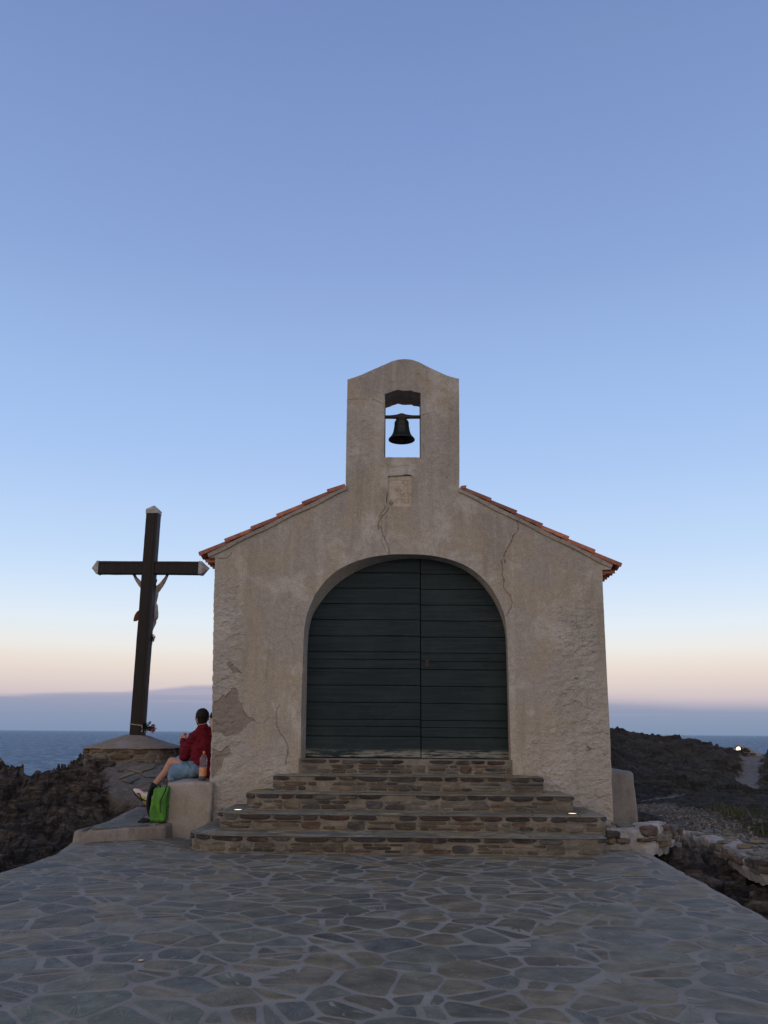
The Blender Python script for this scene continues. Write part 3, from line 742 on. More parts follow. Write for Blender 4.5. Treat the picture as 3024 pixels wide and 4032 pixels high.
def curve_of(pl):
    pl = np.array(pl, float); s = np.concatenate([[0], np.cumsum(np.linalg.norm(np.diff(pl, axis=0), axis=1))])
    def C(q):
        q = min(max(q, 0), s[-1] - 1e-6); i = int(np.searchsorted(s, q, side='right') - 1); i = min(i, len(pl) - 2); t = (q - s[i]) / (s[i + 1] - s[i]); d = (pl[i + 1] - pl[i]) / (s[i + 1] - s[i])
        def vn(j):
            a = pl[min(j + 1, len(pl) - 1)] - pl[max(j - 1, 0)]; a = a / np.linalg.norm(a); return np.array([a[1], -a[0]])
        n = vn(i) * (1 - t) + vn(i + 1) * t; n /= np.linalg.norm(n)
        return pl[i] + (pl[i + 1] - pl[i]) * t, n
    return C, s[-1]
def stone_courses(mb, pl, z0, z1, rg, s_rng=None, cols=STONES, bare=.0, cap=True, proud=.011):
    C, L = curve_of(pl); a, b = s_rng if s_rng else (0, L); h = z1 - z0
    if cap:
        s = a + .02
        while s < b - .06:
            w = rg.uniform(.13, .36); w = min(w, b - s)
            if rg.uniform() > .08: stone_on(mb, C, s, s + w, z1 - rg.uniform(.048, .064), z1 - .002, proud * rg.uniform(1.1, 2.2), np.array(DARKS[rg.integers(len(DARKS))]) * rg.uniform(.8, 1.25), rg, lens=True)
            s += w + rg.uniform(.015, .05)
        top = z1 - .068
    else: top = z1 - .015
    bot = z0 + .014; H = top - bot
    blocks = []; s = a + .02
    while s < b - .05:                       # a few tall blocks, thin bedded slabs between them
        w = rg.uniform(.10, .24); run = rg.uniform(.25, .75)
        if rg.uniform() < .8 and H > .06:
            e = min(s + w, b)
            if rg.uniform() > bare: stone_on(mb, C, s, e, bot + rg.uniform(0, .01), top - rg.uniform(0, .012), proud * rg.uniform(.5, 1.2), np.array(cols[rg.integers(len(cols))]) * rg.uniform(.8, 1.3), rg)
            s = e + rg.uniform(.008, .02)
        e = min(s + run, b); n = 2 if H < .085 else int(rg.integers(2, 4)); zz = bot
        cuts = np.sort(np.concatenate([[0, 1], (np.arange(1, n) + rg.uniform(-.2, .2, n - 1)) / n]))
        for k in range(n):
            z_a, z_b = bot + H * cuts[k] + .003, bot + H * cuts[k + 1] - .004; q = s + rg.uniform(0, .04)
            while q < e - .04:
                ww = min(rg.uniform(.08, .30), e - q)
                if rg.uniform() > bare + .04 and ww > .03: stone_on(mb, C, q, q + ww, z_a, z_b, proud * rg.uniform(.4, 1.1), np.array(cols[rg.integers(len(cols))]) * rg.uniform(.75, 1.25), rg)
                q += ww + rg.uniform(.006, .022)
        s = e + rg.uniform(.005, .02)
steps = thing('stone_steps', 'flight of low stone steps of dark schist and mortar rising to the green chapel door', 'steps', (0, 10., 0))
def build_steps():
    spec = [(752, 2385, 3335, (.62, .36), (.34, .16)), (867, 2383, 3235, (.36, .30), (.18, .10)), (976, 2254, 3150, (.20, .20), (.04, .04)), (1080, 2136, 3080, (.02, .02), (.02, .02))]
    for k, (pl, pr, pyy, rl, rr) in enumerate(spec):
        y0, z0, z1 = LV[k]; rg = np.random.default_rng(40 + k)
        xl = PY(pl, pyy, y0 + rl[1])[0]; xr = PY(pr, pyy, y0 + rr[1])[0]
        out = step_outline(xl, xr, y0, rl, rr, YF + .04); D = []
        for a, b in zip(out[:-1], out[1:]):
            n = max(1, int(np.linalg.norm(b - a) / .05)); D += [a + (b - a) * i / n for i in range(n)]
        D = np.array(D + [out[-1]]); C, L = curve_of(D); mb = MB(); n = len(D)
        N = np.array([C(s)[1] for s in np.concatenate([[0], np.cumsum(np.linalg.norm(np.diff(D, axis=0), axis=1))])])
        zs = np.linspace(z0 - .03, z1 - .012, 8); A = np.zeros((n, 10, 3))
        for j, z in enumerate(zs):
            w = fbm(np.column_stack([D * 6, np.full(n, z * 9 + k)]), 4) * .010
            A[:, j, :2] = D + N * w[:, None]; A[:, j, 2] = z
        lip = .016 + fbm(np.column_stack([D * 5, np.full(n, 9. + k)]), 5, 0, .65) * .028
        A[:, 8, :2] = D + N * lip[:, None]; A[:, 8, 2] = z1 - .006
        A[:, 9, :2] = D + N * (lip - .015)[:, None]; A[:, 9, 2] = z1
        mb.grid(A, 0, (1, 1, 1), flip=True)
        mb.add(A[:, 9], [tuple(range(n))[::-1]], 0)
        stone_courses(mb, D, z0, z1, rg, (max(0., YF - y0 - .45), L - max(0, YF - y0 - .3)), bare=.06)
        # tread flags
        yb = YF if k == 3 else LV[k + 1][0]
        reg = [tuple(q) for q in densify([tuple(p) for p in (out + 0.)], .3)]
        tr = [(xl + .02, y0 + rl[1]), (xl + rl[0] * .3 + .01, y0 + rl[1] * .3), (xl + rl[0], y0 + .004), (xr - rr[0], y0 + .004), (xr - rr[0] * .3 - .01, y0 + rr[1] * .3), (xr - .02, y0 + rr[1]), (xr - .02, yb + .35), (xl + .02, yb + .35)]
        pave(mb, tr, z1, .27, 60 + k, (.004, .012), .005, 1.8, mat_=2, gain=1.3)
        mb.build('step', [M_stepmortar, M_stone, M_slate], steps)
    # the riser under the door, flush with the wall
    xa = PY(1183, 3000, YF)[0]; xb = PY(2010, 3000, YF)[0]; rg = np.random.default_rng(77); mb = MB()
    mb.box((xa - .02, YF - .012, Z4 - .05), (xb + .02, YF + .5, Z5)); stone_courses(mb, [(xa, YF - .012), (xb, YF - .012)], Z4, Z5, rg, bare=.05)
    mb.build('door_sill', [M_stepmortar, M_stone], steps)
build_steps()

# recessed step lights
def step_light(px, py, label):
    z = LV[1][2] + .006; p = PZ(px, py, z); r = .052
    t = thing('recessed_light', label, 'light', p, 'lit lamps sunk into the second step'); mb = MB()
    mb.lathe([(r + .014, -.004), (r + .012, .004), (r, .005), (r - .002, .002)], p, 28); mb.build('rim', M_iron, t)
    mb = MB(); mb.lathe([(r - .002, .002), (.02, .004), (.0005, .004)], p, 28); mb.build('lens', M_lampY, t)
step_light(937, 3189, 'glowing yellow lamp sunk into the second step, at its rounded end nearest the man')
step_light(2254, 3204, 'glowing pale lamp sunk into the second step, at the end away from the seated man')

# ================================================================== CHAPEL
def T3(l): return [(1300 + x / 2.458, 1350 + y / 2.458) for x, y in l]            # measured on enlarged crops of the photograph
def T4(l): return [(1750 + x / 2.212, 1850 + y / 2.212) for x, y in l]
def T5(l): return [(800 + x / 2.949, 2400 + y / 2.949) for x, y in l]
def T6(l): return [(1950 + x / 2.458, 2300 + y / 2.458) for x, y in l]
def TD(l): return [(1100 + x / 1.659, 2150 + y / 1.659) for x, y in l]
def TL(l): return [(750 + x / 2.37, 1850 + y / 2.37) for x, y in l]
def XZ(l, Y=YF): return np.array([PY(x, y, Y)[[0, 2]] for x, y in l])
chapel = thing('chapel', 'small plastered stone chapel with a bell gable, green arched door and red tile roof', 'chapel', (.08, YF, 0))
edgeL = [(822, 3330), (822, 3290), (826, 3071), (834, 2858), (840.7, 2400), (847, 2198)]
roofL = TL([(240, 822), (165, 815), (162, 790), (220, 752), (500, 610), (760, 490), (1020, 340), (1270, 225), (1453, 165)])
belfL = [(1361, 1899), (1363, 1760), (1366, 1600)]
belfT = T3([(168, 355), (300, 310), (420, 257), (520, 213), (600, 178), (660, 161), (720, 157), (790, 163), (860, 187), (960, 238), (1060, 285), (1130, 316), (1247, 349)])
belfR = [(1808, 1600), (1809, 1760), (1809, 1924)]
roofR = T4([(400, 300), (640, 425), (880, 540), (1140, 655), (1380, 775), (1462, 838), (1448, 868), (1376, 870)])
edgeR = [(2373, 2300), (2387, 2600), (2401.6, 2886), (2413.8, 3195), (2418, 3290), (2419, 3345)]
outer = XZ(edgeL + roofL + belfL + belfT + belfR + roofR + edgeR)
arch = XZ(TD([(136, 1500), (138, 1385), (143, 1000), (150, 850), (158, 600), (163, 530), (174, 470), (195, 400), (235, 310), (300, 225), (380, 155), (480, 104), (600, 69), (720, 54), (850, 52), (950, 56), (1060, 72), (1170, 104), (1260, 150), (1340, 217), (1400, 295), (1445, 380), (1475, 465), (1486, 560), (1492, 700), (1497, 900), (1505, 1150), (1513, 1400), (1514, 1500)]))
arch[0, 1] = arch[-1, 1] = Z4 - .03
inner = XZ(TD([(168, 1500), (170, 1380), (178, 1000), (183, 700), (188, 590), (197, 520), (217, 450), (262, 378), (332, 288), (430, 205), (560, 138), (700, 97), (840, 82), (920, 83), (1050, 97), (1180, 138), (1290, 213), (1370, 308), (1430, 410), (1468, 520), (1480, 620), (1487, 900), (1494, 1200), (1499, 1390), (1500, 1500)]), YF + .25)
inner[0, 1] = inner[-1, 1] = Z4 - .03
def osmooth(P, k=2):
    P = np.array(P)
    for _ in range(k):
        Q = [P[0]]
        for i in range(len(P) - 1): Q += [P[i] * .75 + P[i + 1] * .25, P[i] * .25 + P[i + 1] * .75]
        P = np.array(Q + [P[-1]])
    return P
arch = osmooth(arch); inner = osmooth(inner)
bellh = XZ(T3([(522, 1106), (520, 1000), (524, 800), (527, 600), (529, 497), (560, 486), (600, 468), (650, 455), (700, 462), (745, 464), (790, 462), (810, 474), (850, 478), (876, 485), (878, 800), (880, 1109)]))
niche = XZ([(1500 + x / 10.37, 1840 + y / 10.37) for x, y in [(280, 345), (285, 900), (225, 1150), (225, 1400), (280, 1545), (330, 1580), (800, 1590), (1290, 1600), (1300, 900), (1278, 325), (1180, 300), (1060, 285), (960, 290), (860, 320), (600, 340)]])
def ragged(P, amp, sc=9, seed=0, closed=True, step=.018):
    P = densify(P, step) if closed else resample(P, int(np.linalg.norm(np.diff(P, axis=0), axis=1).sum() / step))
    q = P3(P[:, 0] * sc, P[:, 1] * sc, seed * 2.3); return P + np.stack([fbm(q, 4, seed), fbm(q + 31, 4, seed)], 1) * amp
outer = densify(outer, .018)
wl = (1 - sst(outer[:, 0], -2.3, -2.2)); q = P3(outer[:, 0] * 7, outer[:, 1] * 9)
outer[:, 0] += fbm(q, 5, 3, .6) * .022 * wl * (outer[:, 1] < 3.3); outer[:, 0] += fbm(q + 9, 4, 5, .6) * .012 * sst(outer[:, 0], 2.3, 2.4) * (outer[:, 1] < 1.3)
outer += np.stack([fbm(q * 1.5, 3, 8), fbm(q * 1.5 + 40, 3, 8)], 1) * .003
arch = ragged(arch, .004, 5, 2, False); bellh = ragged(bellh, .006, 14, 4); niche = ragged(niche, .005, 18, 6)
PEEL = [T5([(118, 1075), (180, 1050), (205, 1015), (230, 985), (262, 1008), (290, 965), (320, 945), (325, 920), (345, 912), (385, 915), (405, 960), (412, 1050), (425, 1085), (455, 1095), (462, 1150), (480, 1190), (520, 1245), (570, 1258), (622, 1303), (560, 1305), (515, 1335), (500, 1372), (460, 1405), (420, 1440), (400, 1462), (330, 1470), (270, 1482), (240, 1465), (210, 1430), (130, 1425), (110, 1440), (100, 1200)]),
        T5([(270, 640), (280, 615), (300, 605), (345, 622), (352, 655), (400, 680), (420, 712), (450, 738), (380, 742), (350, 757), (328, 700), (290, 665)]),
        T5([(110, 1610), (190, 1650), (225, 1640), (260, 1590), (290, 1578), (322, 1650), (300, 1700), (235, 1735), (225, 1800), (210, 1850), (160, 1900), (95, 1960), (90, 1800)]),
        T5([(440, 1105), (450, 760), (455, 760), (452, 850), (445, 855)]), T6([(870, 1570), (890, 1560), (940, 1600), (900, 1625)]),
        TL([(165, 818), (325, 822), (372, 800), (378, 775), (360, 765), (385, 770), (385, 802), (330, 832), (235, 830)]),
        T3([(1120, 1300), (1130, 1295), (1140, 1310), (1125, 1315)])]
CR = [T3(l) for l in [[(535, 1580), (520, 1620), (480, 1670), (485, 1700), (465, 1750), (468, 1805)], [(565, 1590), (560, 1620), (515, 1665), (490, 1700), (500, 1740), (490, 1790), (510, 1850), (530, 1900), (560, 1970), (575, 2010), (572, 2050)],
    [(510, 1850), (500, 1880), (503, 1930), (530, 1990), (535, 2025)], [(175, 552), (260, 543), (340, 547), (370, 560)], [(410, 545), (470, 570), (527, 600)], [(880, 700), (905, 695), (940, 685), (1030, 665)], [(1060, 1170), (1120, 1160)], [(590, 1205), (660, 1195), (760, 1188)],
    [(885, 975), (905, 1000), (910, 1040)], [(835, 310), (862, 288)], [(300, 765), (335, 755)], [(310, 700), (340, 702)], [(555, 383), (620, 380)], [(1150, 640), (1240, 660)]]] + \
     [T4(l) for l in [[(635, 420), (640, 490), (645, 520), (605, 570), (580, 630), (545, 690), (520, 740), (520, 770), (530, 810)], [(495, 785), (508, 860), (503, 920), (520, 960), (513, 1020), (540, 1065), (575, 1100), (590, 1160), (580, 1200), (550, 1250), (540, 1275)]]] + \
     [T5(l) for l in [[(885, 1115), (850, 1180), (850, 1260), (855, 1350), (890, 1430), (930, 1480), (965, 1530), (985, 1590), (980, 1680), (965, 1740), (960, 1790)], [(700, 1325), (720, 1290), (775, 1255), (840, 1262)], [(985, 1695), (1035, 1715)], [(630, 1310), (690, 1328), (710, 1310)],
        [(320, 225), (370, 218), (400, 228)], [(350, 300), (430, 285), (495, 303)], [(275, 405), (300, 420), (330, 425)], [(355, 455), (400, 462), (440, 462)], [(265, 490), (320, 497), (335, 505)], [(480, 627), (515, 625)]]] + \
     [T6(l) for l in [[(600, 360), (650, 352), (710, 372), (750, 360), (775, 395), (800, 425), (870, 425), (940, 395)], [(785, 300), (785, 380), (805, 465), (840, 510), (845, 580)], [(680, 512), (765, 480)], [(590, 680), (620, 680), (660, 700), (750, 688)], [(800, 695), (905, 690), (960, 650)],
        [(700, 762), (770, 748), (800, 730)], [(760, 830), (790, 800), (850, 790)], [(710, 935), (820, 912)], [(690, 1020), (740, 992), (800, 990)], [(620, 1085), (670, 1045), (690, 1080)], [(885, 1135), (890, 1040), (990, 1022)], [(640, 1185), (710, 1165), (770, 1135), (830, 1170), (900, 1200), (980, 1218)],
        [(740, 1340), (820, 1335), (880, 1300), (895, 1250)], [(870, 1480), (950, 1450), (1080, 1420)], [(760, 1580), (800, 1580), (840, 1555), (880, 1545), (920, 1600), (1080, 1570)], [(840, 1680), (880, 1625), (920, 1600)], [(960, 1900), (1090, 1890)], [(910, 2120), (990, 2080), (1090, 2040)],
        [(850, 310), (900, 285), (955, 270)], [(785, 165), (830, 160), (840, 180)], [(780, 225), (850, 235)], [(875, 850), (960, 850)], [(520, 1260), (545, 1262)], [(590, 1350), (610, 1385)], [(470, 420), (515, 443)], [(640, 1470), (680, 1410)]]]
def crossings(px, py, poly):
    c = np.zeros(px.shape, int); x1, y1 = poly[:, 0], poly[:, 1]; x2, y2 = np.roll(x1, -1), np.roll(y1, -1)
    for a, b, cc, d in zip(x1, y1, x2, y2):
        m = (b > py) != (d > py)
        if m.any(): xi = a + (py - b) / (d - b + 1e-15) * (cc - a); c += m & (px < xi)
    return c % 2 == 1
def nearest(px, py, poly, closed=True, lim=None):
    best = np.full(px.shape, 1e9); nx = px.copy(); ny = py.copy(); n = len(poly)
    for i in range(n if closed else n - 1):
        a = poly[i]; b = poly[(i + 1) % n]; ex, ey = b[0] - a[0], b[1] - a[1]; L2 = ex * ex + ey * ey + 1e-15
        if lim is not None:
            pad = lim; I = np.nonzero((px > min(a[0], b[0]) - pad) & (px < max(a[0], b[0]) + pad) & (py > min(a[1], b[1]) - pad) & (py < max(a[1], b[1]) + pad))[0]
        else: I = np.arange(len(px))
        if not len(I): continue
        t = np.clip(((px[I] - a[0]) * ex + (py[I] - a[1]) * ey) / L2, 0, 1); qx = a[0] + t * ex; qy = a[1] + t * ey; d = (px[I] - qx) ** 2 + (py[I] - qy) ** 2
        m = d < best[I]; J = I[m]; best[J] = d[m]; nx[J] = qx[m]; ny[J] = qy[m]
    return np.sqrt(best), nx, ny
def build_front():
    h = .0105; x0, x1 = outer[:, 0].min() - h, outer[:, 0].max() + h; z0, z1 = outer[:, 1].min() - h, outer[:, 1].max() + h
    xs = np.arange(x0, x1, h); zs = np.arange(z0, z1, h); X, Z = np.meshgrid(xs, zs, indexing='ij'); x = X.ravel(); z = Z.ravel()
    archc = np.vstack([arch, [[arch[-1, 0], z0 - 1], [arch[0, 0], z0 - 1]]]) if False else arch
    ins = crossings(x, z, outer) & ~crossings(x, z, archc) & ~crossings(x, z, bellh) & ~crossings(x, z, niche)
    allp = [outer, archc, bellh, niche]; D = np.full(x.shape, 1e9); NX = x.copy(); NZ = z.copy()
    for P in allp:
        d, nx, nz = nearest(x, z, P, True, .08); m = d < D; D[m] = d[m]; NX[m] = nx[m]; NZ[m] = nz[m]
    snap = D < .60 * h; keep = ins | snap; x = np.where(snap, NX, x); z = np.where(snap, NZ, z)
    # relief and marks
    pts = np.stack([x, np.full(x.shape, YF), z], 1); u, v = topx(pts); pd = np.zeros(x.shape)
    wob = fbm(P3(x * 14, z * 14, 3), 3) * 6
    for P in PEEL:
        P = np.array(P); d, _, _ = nearest(u + wob * .5, v + wob * .5, P, True, 14); i = crossings(u + wob * .5, v + wob * .5, P); pd = np.maximum(pd, np.where(i, sst(d, -.5, 2.2), 0))
    cr = np.zeros(x.shape); cd = np.full(x.shape, 1e9); wob2 = fbm(P3(x * 30, z * 30, 8), 3) * 5
    for k, P in enumerate(CR):
        d, _, _ = nearest(u + wob2, v + wob2 * .7, np.array(P), False, 14); wd = 3.0 if k in (0, 1, 14, 15, 16) else 2.5
        amp = .72 if k in (0, 1, 14, 15, 16) else .42
        cr = np.maximum(cr, (1 - sst(d, wd * .35, wd)) * amp); cd = np.minimum(cd, d)
    n = fbm(P3(x * 1.6, z * 1.6, 5), 3)
    left = 1 - sst(u + n * 60 - (v > 2900) * 0, 930, 985); left = np.maximum(left * sst(v, 2230, 2330), sst(v + n * 60, 2890, 2990) * (1 - sst(u + n * 40, 1110, 1165)))
    right = sst(u + n * 40, 2150, 2215) * (1 - sst(u, 2335, 2370) * (v < 2850)) * sst(v + n * 40, 2350, 2420) + sst(v + n * 60, 2870, 2960) * sst(u, 2045, 2090) + .6 * sst(v + n * 50, 2640, 2720) * sst(u, 2070, 2120)
    bel = (1 - sst(u, 1440, 1510)) * sst(v, 1560, 1620) * (1 - sst(v, 1820, 1880)) * (u > 1355) * .5 + .35 * (v < 1860) * (v > 1700) * sst(u, 1660, 1690) * (1 - sst(u, 1740, 1770))
    bel = np.where(v < 1900, bel, 0); rough = np.clip(np.maximum(left, right) * (v > 2200) + bel, 0, 1); rough *= .55 + .45 * sst(fbm(P3(x * 2.3, z * 2.3, 9), 3), -.35, .25)
    w = fbm(P3(x * 3, z * 3, 6), 3)
    f1, e1 = facets(x / .16 + w * 1.1, z / .11 + w, 51); f2, e2 = facets(x / .06 + w, z / .04 - w, 57)
    rel = 1.5 * rough * (f1 * .006 + f2 * .004 + fbm(P3(x * 5, z * 8, 2), 6, 3, .62, True) * .010 + fbm(P3(x * 9, z * 12, 6), 5, 13, .65) * .014 - .003 * np.exp(-e1 * 14)) + fbm(P3(x * 1.1, z * 1.1, 1), 3) * .010 + fbm(P3(x * 7, z * 7, 2), 3) * .002
    rel = rel - pd * (.012 + fbm(P3(x * 11, z * 11, 4), 3) * .006) - cr * .007 + np.exp(-cd / 5) * .002 * (v > 2250)
    pits = (fbm(P3(x * 16, z * 16, 12), 2) > .52) * rough; rel -= pits * .010
    rel *= sst(D, 0, .022); y = YF - rel
    nx_, nz_ = X.shape; idx = np.arange(nx_ * nz_).reshape(nx_, nz_)
    a, b, c, d = idx[:-1, :-1].ravel(), idx[1:, :-1].ravel(), idx[1:, 1:].ravel(), idx[:-1, 1:].ravel(); Q = np.stack([a, b, c, d], 1); K = keep[Q]; cnt = K.sum(1)
    # a cell whose four corners all lie on an outline may be outside it
    mx = x[Q].mean(1); mz = z[Q].mean(1); sus = (snap[Q].sum(1) >= 3) & (cnt >= 3)
    okc = np.ones(len(Q), bool); I = np.nonzero(sus)[0]
    okc[I] = crossings(mx[I], mz[I], outer) & ~crossings(mx[I], mz[I], archc) & ~crossings(mx[I], mz[I], bellh) & ~crossings(mx[I], mz[I], niche)
    quads = Q[(cnt == 4) & okc]; tq = Q[(cnt == 3) & okc]; tk = K[(cnt == 3) & okc]; tris = np.array([q[k] for q, k in zip(tq, tk)])
    used = np.unique(np.concatenate([quads.ravel(), tris.ravel()])); mp = -np.ones(len(x), int); mp[used] = np.arange(len(used))
    mb = MB(); mb.add(np.stack([x, y, z], 1)[used], [tuple(q) for q in mp[quads]] + [tuple(q) for q in mp[tris]], 0)
    colr = np.stack([pd, rough * (1 - pd), cr], 1)[used]; mb.c = [colr]
    # thickness: jambs of arch, opening of the bell, niche, outer edges
    def strip(P, y0, y1, closed, flip, P1=None, jag=0):
        P1 = P if P1 is None else P1; n = len(P); A = np.zeros((n, 6, 3))
        for j, t in enumerate(np.linspace(0, 1, 6)):
            q = P * (1 - t) + P1 * t; yy = y0 + (y1 - y0) * t
            if jag and j == 5: yy = yy + fbm(P3(P[:, 0] * 12, P[:, 1] * 12, 3), 3) * jag
            A[:, j, 0] = q[:, 0]; A[:, j, 2] = q[:, 1]; A[:, j, 1] = yy
        mb.grid(A, 0, (0, 0, 0), closed_u=closed, flip=flip)
    strip(outer, YF, YF + .53, True, False)
    strip(resample(arch, 140), YF, YF + .25, False, True, resample(inner, 140))
    strip(bellh, YF, YF + .53, True, True, jag=.02); strip(niche, YF, YF + .05, True, True)
    # back face of the bell gable
    bb = [q for q in outer if q[1] > XZ([(1361, 1905)])[0][1]]; bz = XZ([(1361, 1905)])[0][1]; bl, br = min(q[0] for q in bb), max(q[0] for q in bb)
    hx0, hx1, hz0, hz1 = bellh[:, 0].min(), bellh[:, 0].max(), bellh[:, 1].min(), bellh[:, 1].max()
    yb = YF + .528
    for (a, b, c, d) in [(bl, hx0 + .01, bz, hz1), (hx1 - .01, br, bz, hz1), (hx0 + .01, hx1 - .01, bz, hz0)]: mb.add([(a, yb, c), (b, yb, c), (b, yb, d), (a, yb, d)], [(3, 2, 1, 0)], 0, (0, 0, 0))
    topq = [q for q in bb if q[1] > hz1 - .0]; pl = [(hx0 + .01, hz1)] + [] ; poly = [(bl, hz1)] + [tuple(q) for q in sorted(topq, key=lambda q: q[0]) if bl + .02 < q[0] < br - .02] + [(br, hz1)]
    mb.add([(q[0], yb, q[1]) for q in poly], [tuple(range(len(poly)))], 0, (0, 0, 0))
    mb.build('front_wall', M_facade, chapel)
build_front()

eL = PY(817.5, 2183, YF); tL = PY(1363, 1917, YF); eR = PY(2412, 2226, YF); tR = PY(1809, 1925, YF)
def build_body():
    yb = YF + 7.; xl = -2.40; xr = 2.56; zl = 3.22; zr = 3.10; xm = .1; zm = 4.62
    def slabwall(name, x0, x1, y0, y1, ztop):
        mb = MB(); mb.rbox(((x0 + x1) / 2, (y0 + y1) / 2, (ztop - .5) / 2), ((x1 - x0) / 2, (y1 - y0) / 2, (ztop + .5) / 2), .03, .12, .012, 3); mb.build(name, M_plaster, chapel)
    slabwall('side_wall', xl, xl + .45, YF + .02, yb, zl); slabwall('side_wall', xr - .45, xr, YF + .02, yb, zr)
    mb = MB(); P = [(xl + .01, -.4), (xr - .01, -.4), (xr - .01, zr), (xm, zm), (xl + .01, zl)]
    A = [(p[0], yb - .4, p[1]) for p in P] + [(p[0], yb + .01, p[1]) for p in P]; mb.add(A, [tuple(range(5)), tuple(range(9, 4, -1))] + [(i, i + 5, (i + 1) % 5 + 5, (i + 1) % 5) for i in range(5)])
    mb.build('rear_wall', M_plaster, chapel)
    # dark floor/inner screen behind the doors keeps daylight out of the room
    mb = MB(); mb.box((-2.0, YF + .4, Z5 - .3), (2.1, YF + 6.7, Z5 - .02)); mb.build('floor', M_stepmortar, chapel)
build_body()

# roof: two pitches of barrel tiles, the mortar band under the rake and the tiled cornices
def half_tile(mb, c, ax, side, up, L, r0, r1, n=9, th=.012, col=(1, 1, 1), down=False):
    """barrel tile: axis ax from c over length L, radius r0 -> r1"""
    A = []
    for k, rr in ((0, 0), (1, 0), (1, th), (0, th)):
        r = (r0, r1)[k] - rr; p = c + ax * L * k; ring = []
        for t in np.linspace(0, math.pi, n):
            s = -1 if down else 1; ring.append(p + side * math.cos(t) * r + up * s * math.sin(t) * r * .85)
        A.append(ring)
    A.append(A[0]); A = np.array(A).transpose(1, 0, 2); mb.grid(A, 0, col, flip=down)
def tcol(rg):
    c = np.array([(.37, .135, .075), (.34, .12, .068), (.41, .155, .09), (.31, .11, .065)][rg.integers(4)]); return c * rg.uniform(.85, 1.15)
def build_roof(sgn, e, t, name):
    rg = np.random.default_rng(9 if sgn < 0 else 10); root = chapel
    dn = e - t; dn[1] = 0; dn /= np.linalg.norm(dn); side = np.array([0, 1., 0]); up = np.cross(side, dn); up = up if up[2] > 0 else -up
    Lv = np.linalg.norm((e - t)[[0, 2]]); xm = .09
    ridge_t = t + (-dn) * abs((t[0] - xm) / dn[0]); Lfull = np.linalg.norm(e - ridge_t) - 0
    mb = MB(); pitch_ = .385; over = .10
    # board/slab under the tiles
    a = e + dn * .0; b = ridge_t
    def slab(y0, y1, top, th, b_):
        v = []
        for y in (y0, y1):
            for p in (a, b_):
                q = p.copy(); q[1] = y; v += [q + up * top, q + up * (top - th)]
        mb.add(v, [(0, 2, 3, 1), (4, 5, 7, 6), (0, 4, 6, 2), (1, 3, 7, 5), (0, 1, 5, 4), (2, 6, 7, 3)], 1)
    slab(YF + .54, YF + 7.05, -.012, .06, b)
    ncol = int(7.1 / .2)
    for c in range(ncol):
        y = YF + .045 + c * .2; start = e + dn * over; start[1] = y; end_len = Lv + over if y < YF + .56 else Lfull + over
        s = 0; k = 0
        while s < end_len - .03:
            L = min(.46, end_len - s); off = rg.normal(0, .004)
            p = start - dn * s + up * (.004 + .018 + off); q = (-dn * L - up * .022); ax = q / np.linalg.norm(q)
            half_tile(mb, p, ax, side, up, L, .092, .074, 9, .013, tcol(rg)); 
            if c % 1 == 0 and c < ncol - 1:
                p2 = start - dn * s + side * .1 + up * (.045 + .018); half_tile(mb, p2, ax, side, up, L, .074, .09, 7, .012, tcol(rg) * .9, down=True)
            s += pitch_; k += 1
    mb.build('tiled_roof', [M_terra, M_plaster], root)
    # mortar band under the rake tiles, standing a little proud of the wall
    mb = MB(); seg = 15
    for i in range(seg):
        a0 = i / seg; a1 = (i + 1) / seg - .0015
        def P(a, h, y):
            q = t + (e - t) * a; q = q + up * h; q[1] = y; return q
        thf = lambda q: .045 + .007 * math.sin(q * 19 + 3 * sgn) + .004 * math.sin(q * 47); th = thf(i / seg); th1 = thf((i + 1) / seg); pr = .030 + .003 * math.sin(i * 1.3)
        for (ya, yb_) in ((YF - pr, YF + .10),):
            v = [P(a0, 0.004, ya), P(a1, 0.004, ya), P(a1, -th1, ya + .006), P(a0, -th, ya + .006), P(a0, 0.004, yb_), P(a1, 0.004, yb_), P(a1, -th1, yb_), P(a0, -th, yb_)]
            mb.add(v, [(0, 3, 2, 1), (4, 5, 6, 7), (0, 1, 5, 4), (3, 7, 6, 2), (0, 4, 7, 3), (1, 2, 6, 5)])
    mb.build('rake_moulding', M_plaster, root)
    # three stepped rows of tiles under the eaves
    mb = MB(); wx = (-2.515 if sgn < 0 else 2.635); out = np.array([sgn, 0, 0.])
    zt = e[2] - .03
    for k in range(3):
        ext = abs(e[0] - wx) + .03 - k * .085 + (.0 if sgn < 0 else .0); z = zt - .005 - k * .068
        for c in range(46):
            y = YF + .10 + (c + .5 * (k % 2)) * .152
            p = np.array([wx - sgn * .12, y, z - .07]); half_tile(mb, p, out, side, np.array([0, 0, 1.]), ext + .12 + rg.normal(0, .004), .07, .078, 8, .013, tcol(rg) * .8)
        mb.box((min(wx - sgn * .1, wx + sgn * (ext - .035)), YF + .035, z - .022), (max(wx - sgn * .1, wx + sgn * (ext - .035)), YF + 7, z - .004), 0, (.25, .12, .08))
    mb.build('tiled_cornice', M_terra, root)
build_roof(-1, eL, tL, 'left'); build_roof(1, eR, tR, 'right')

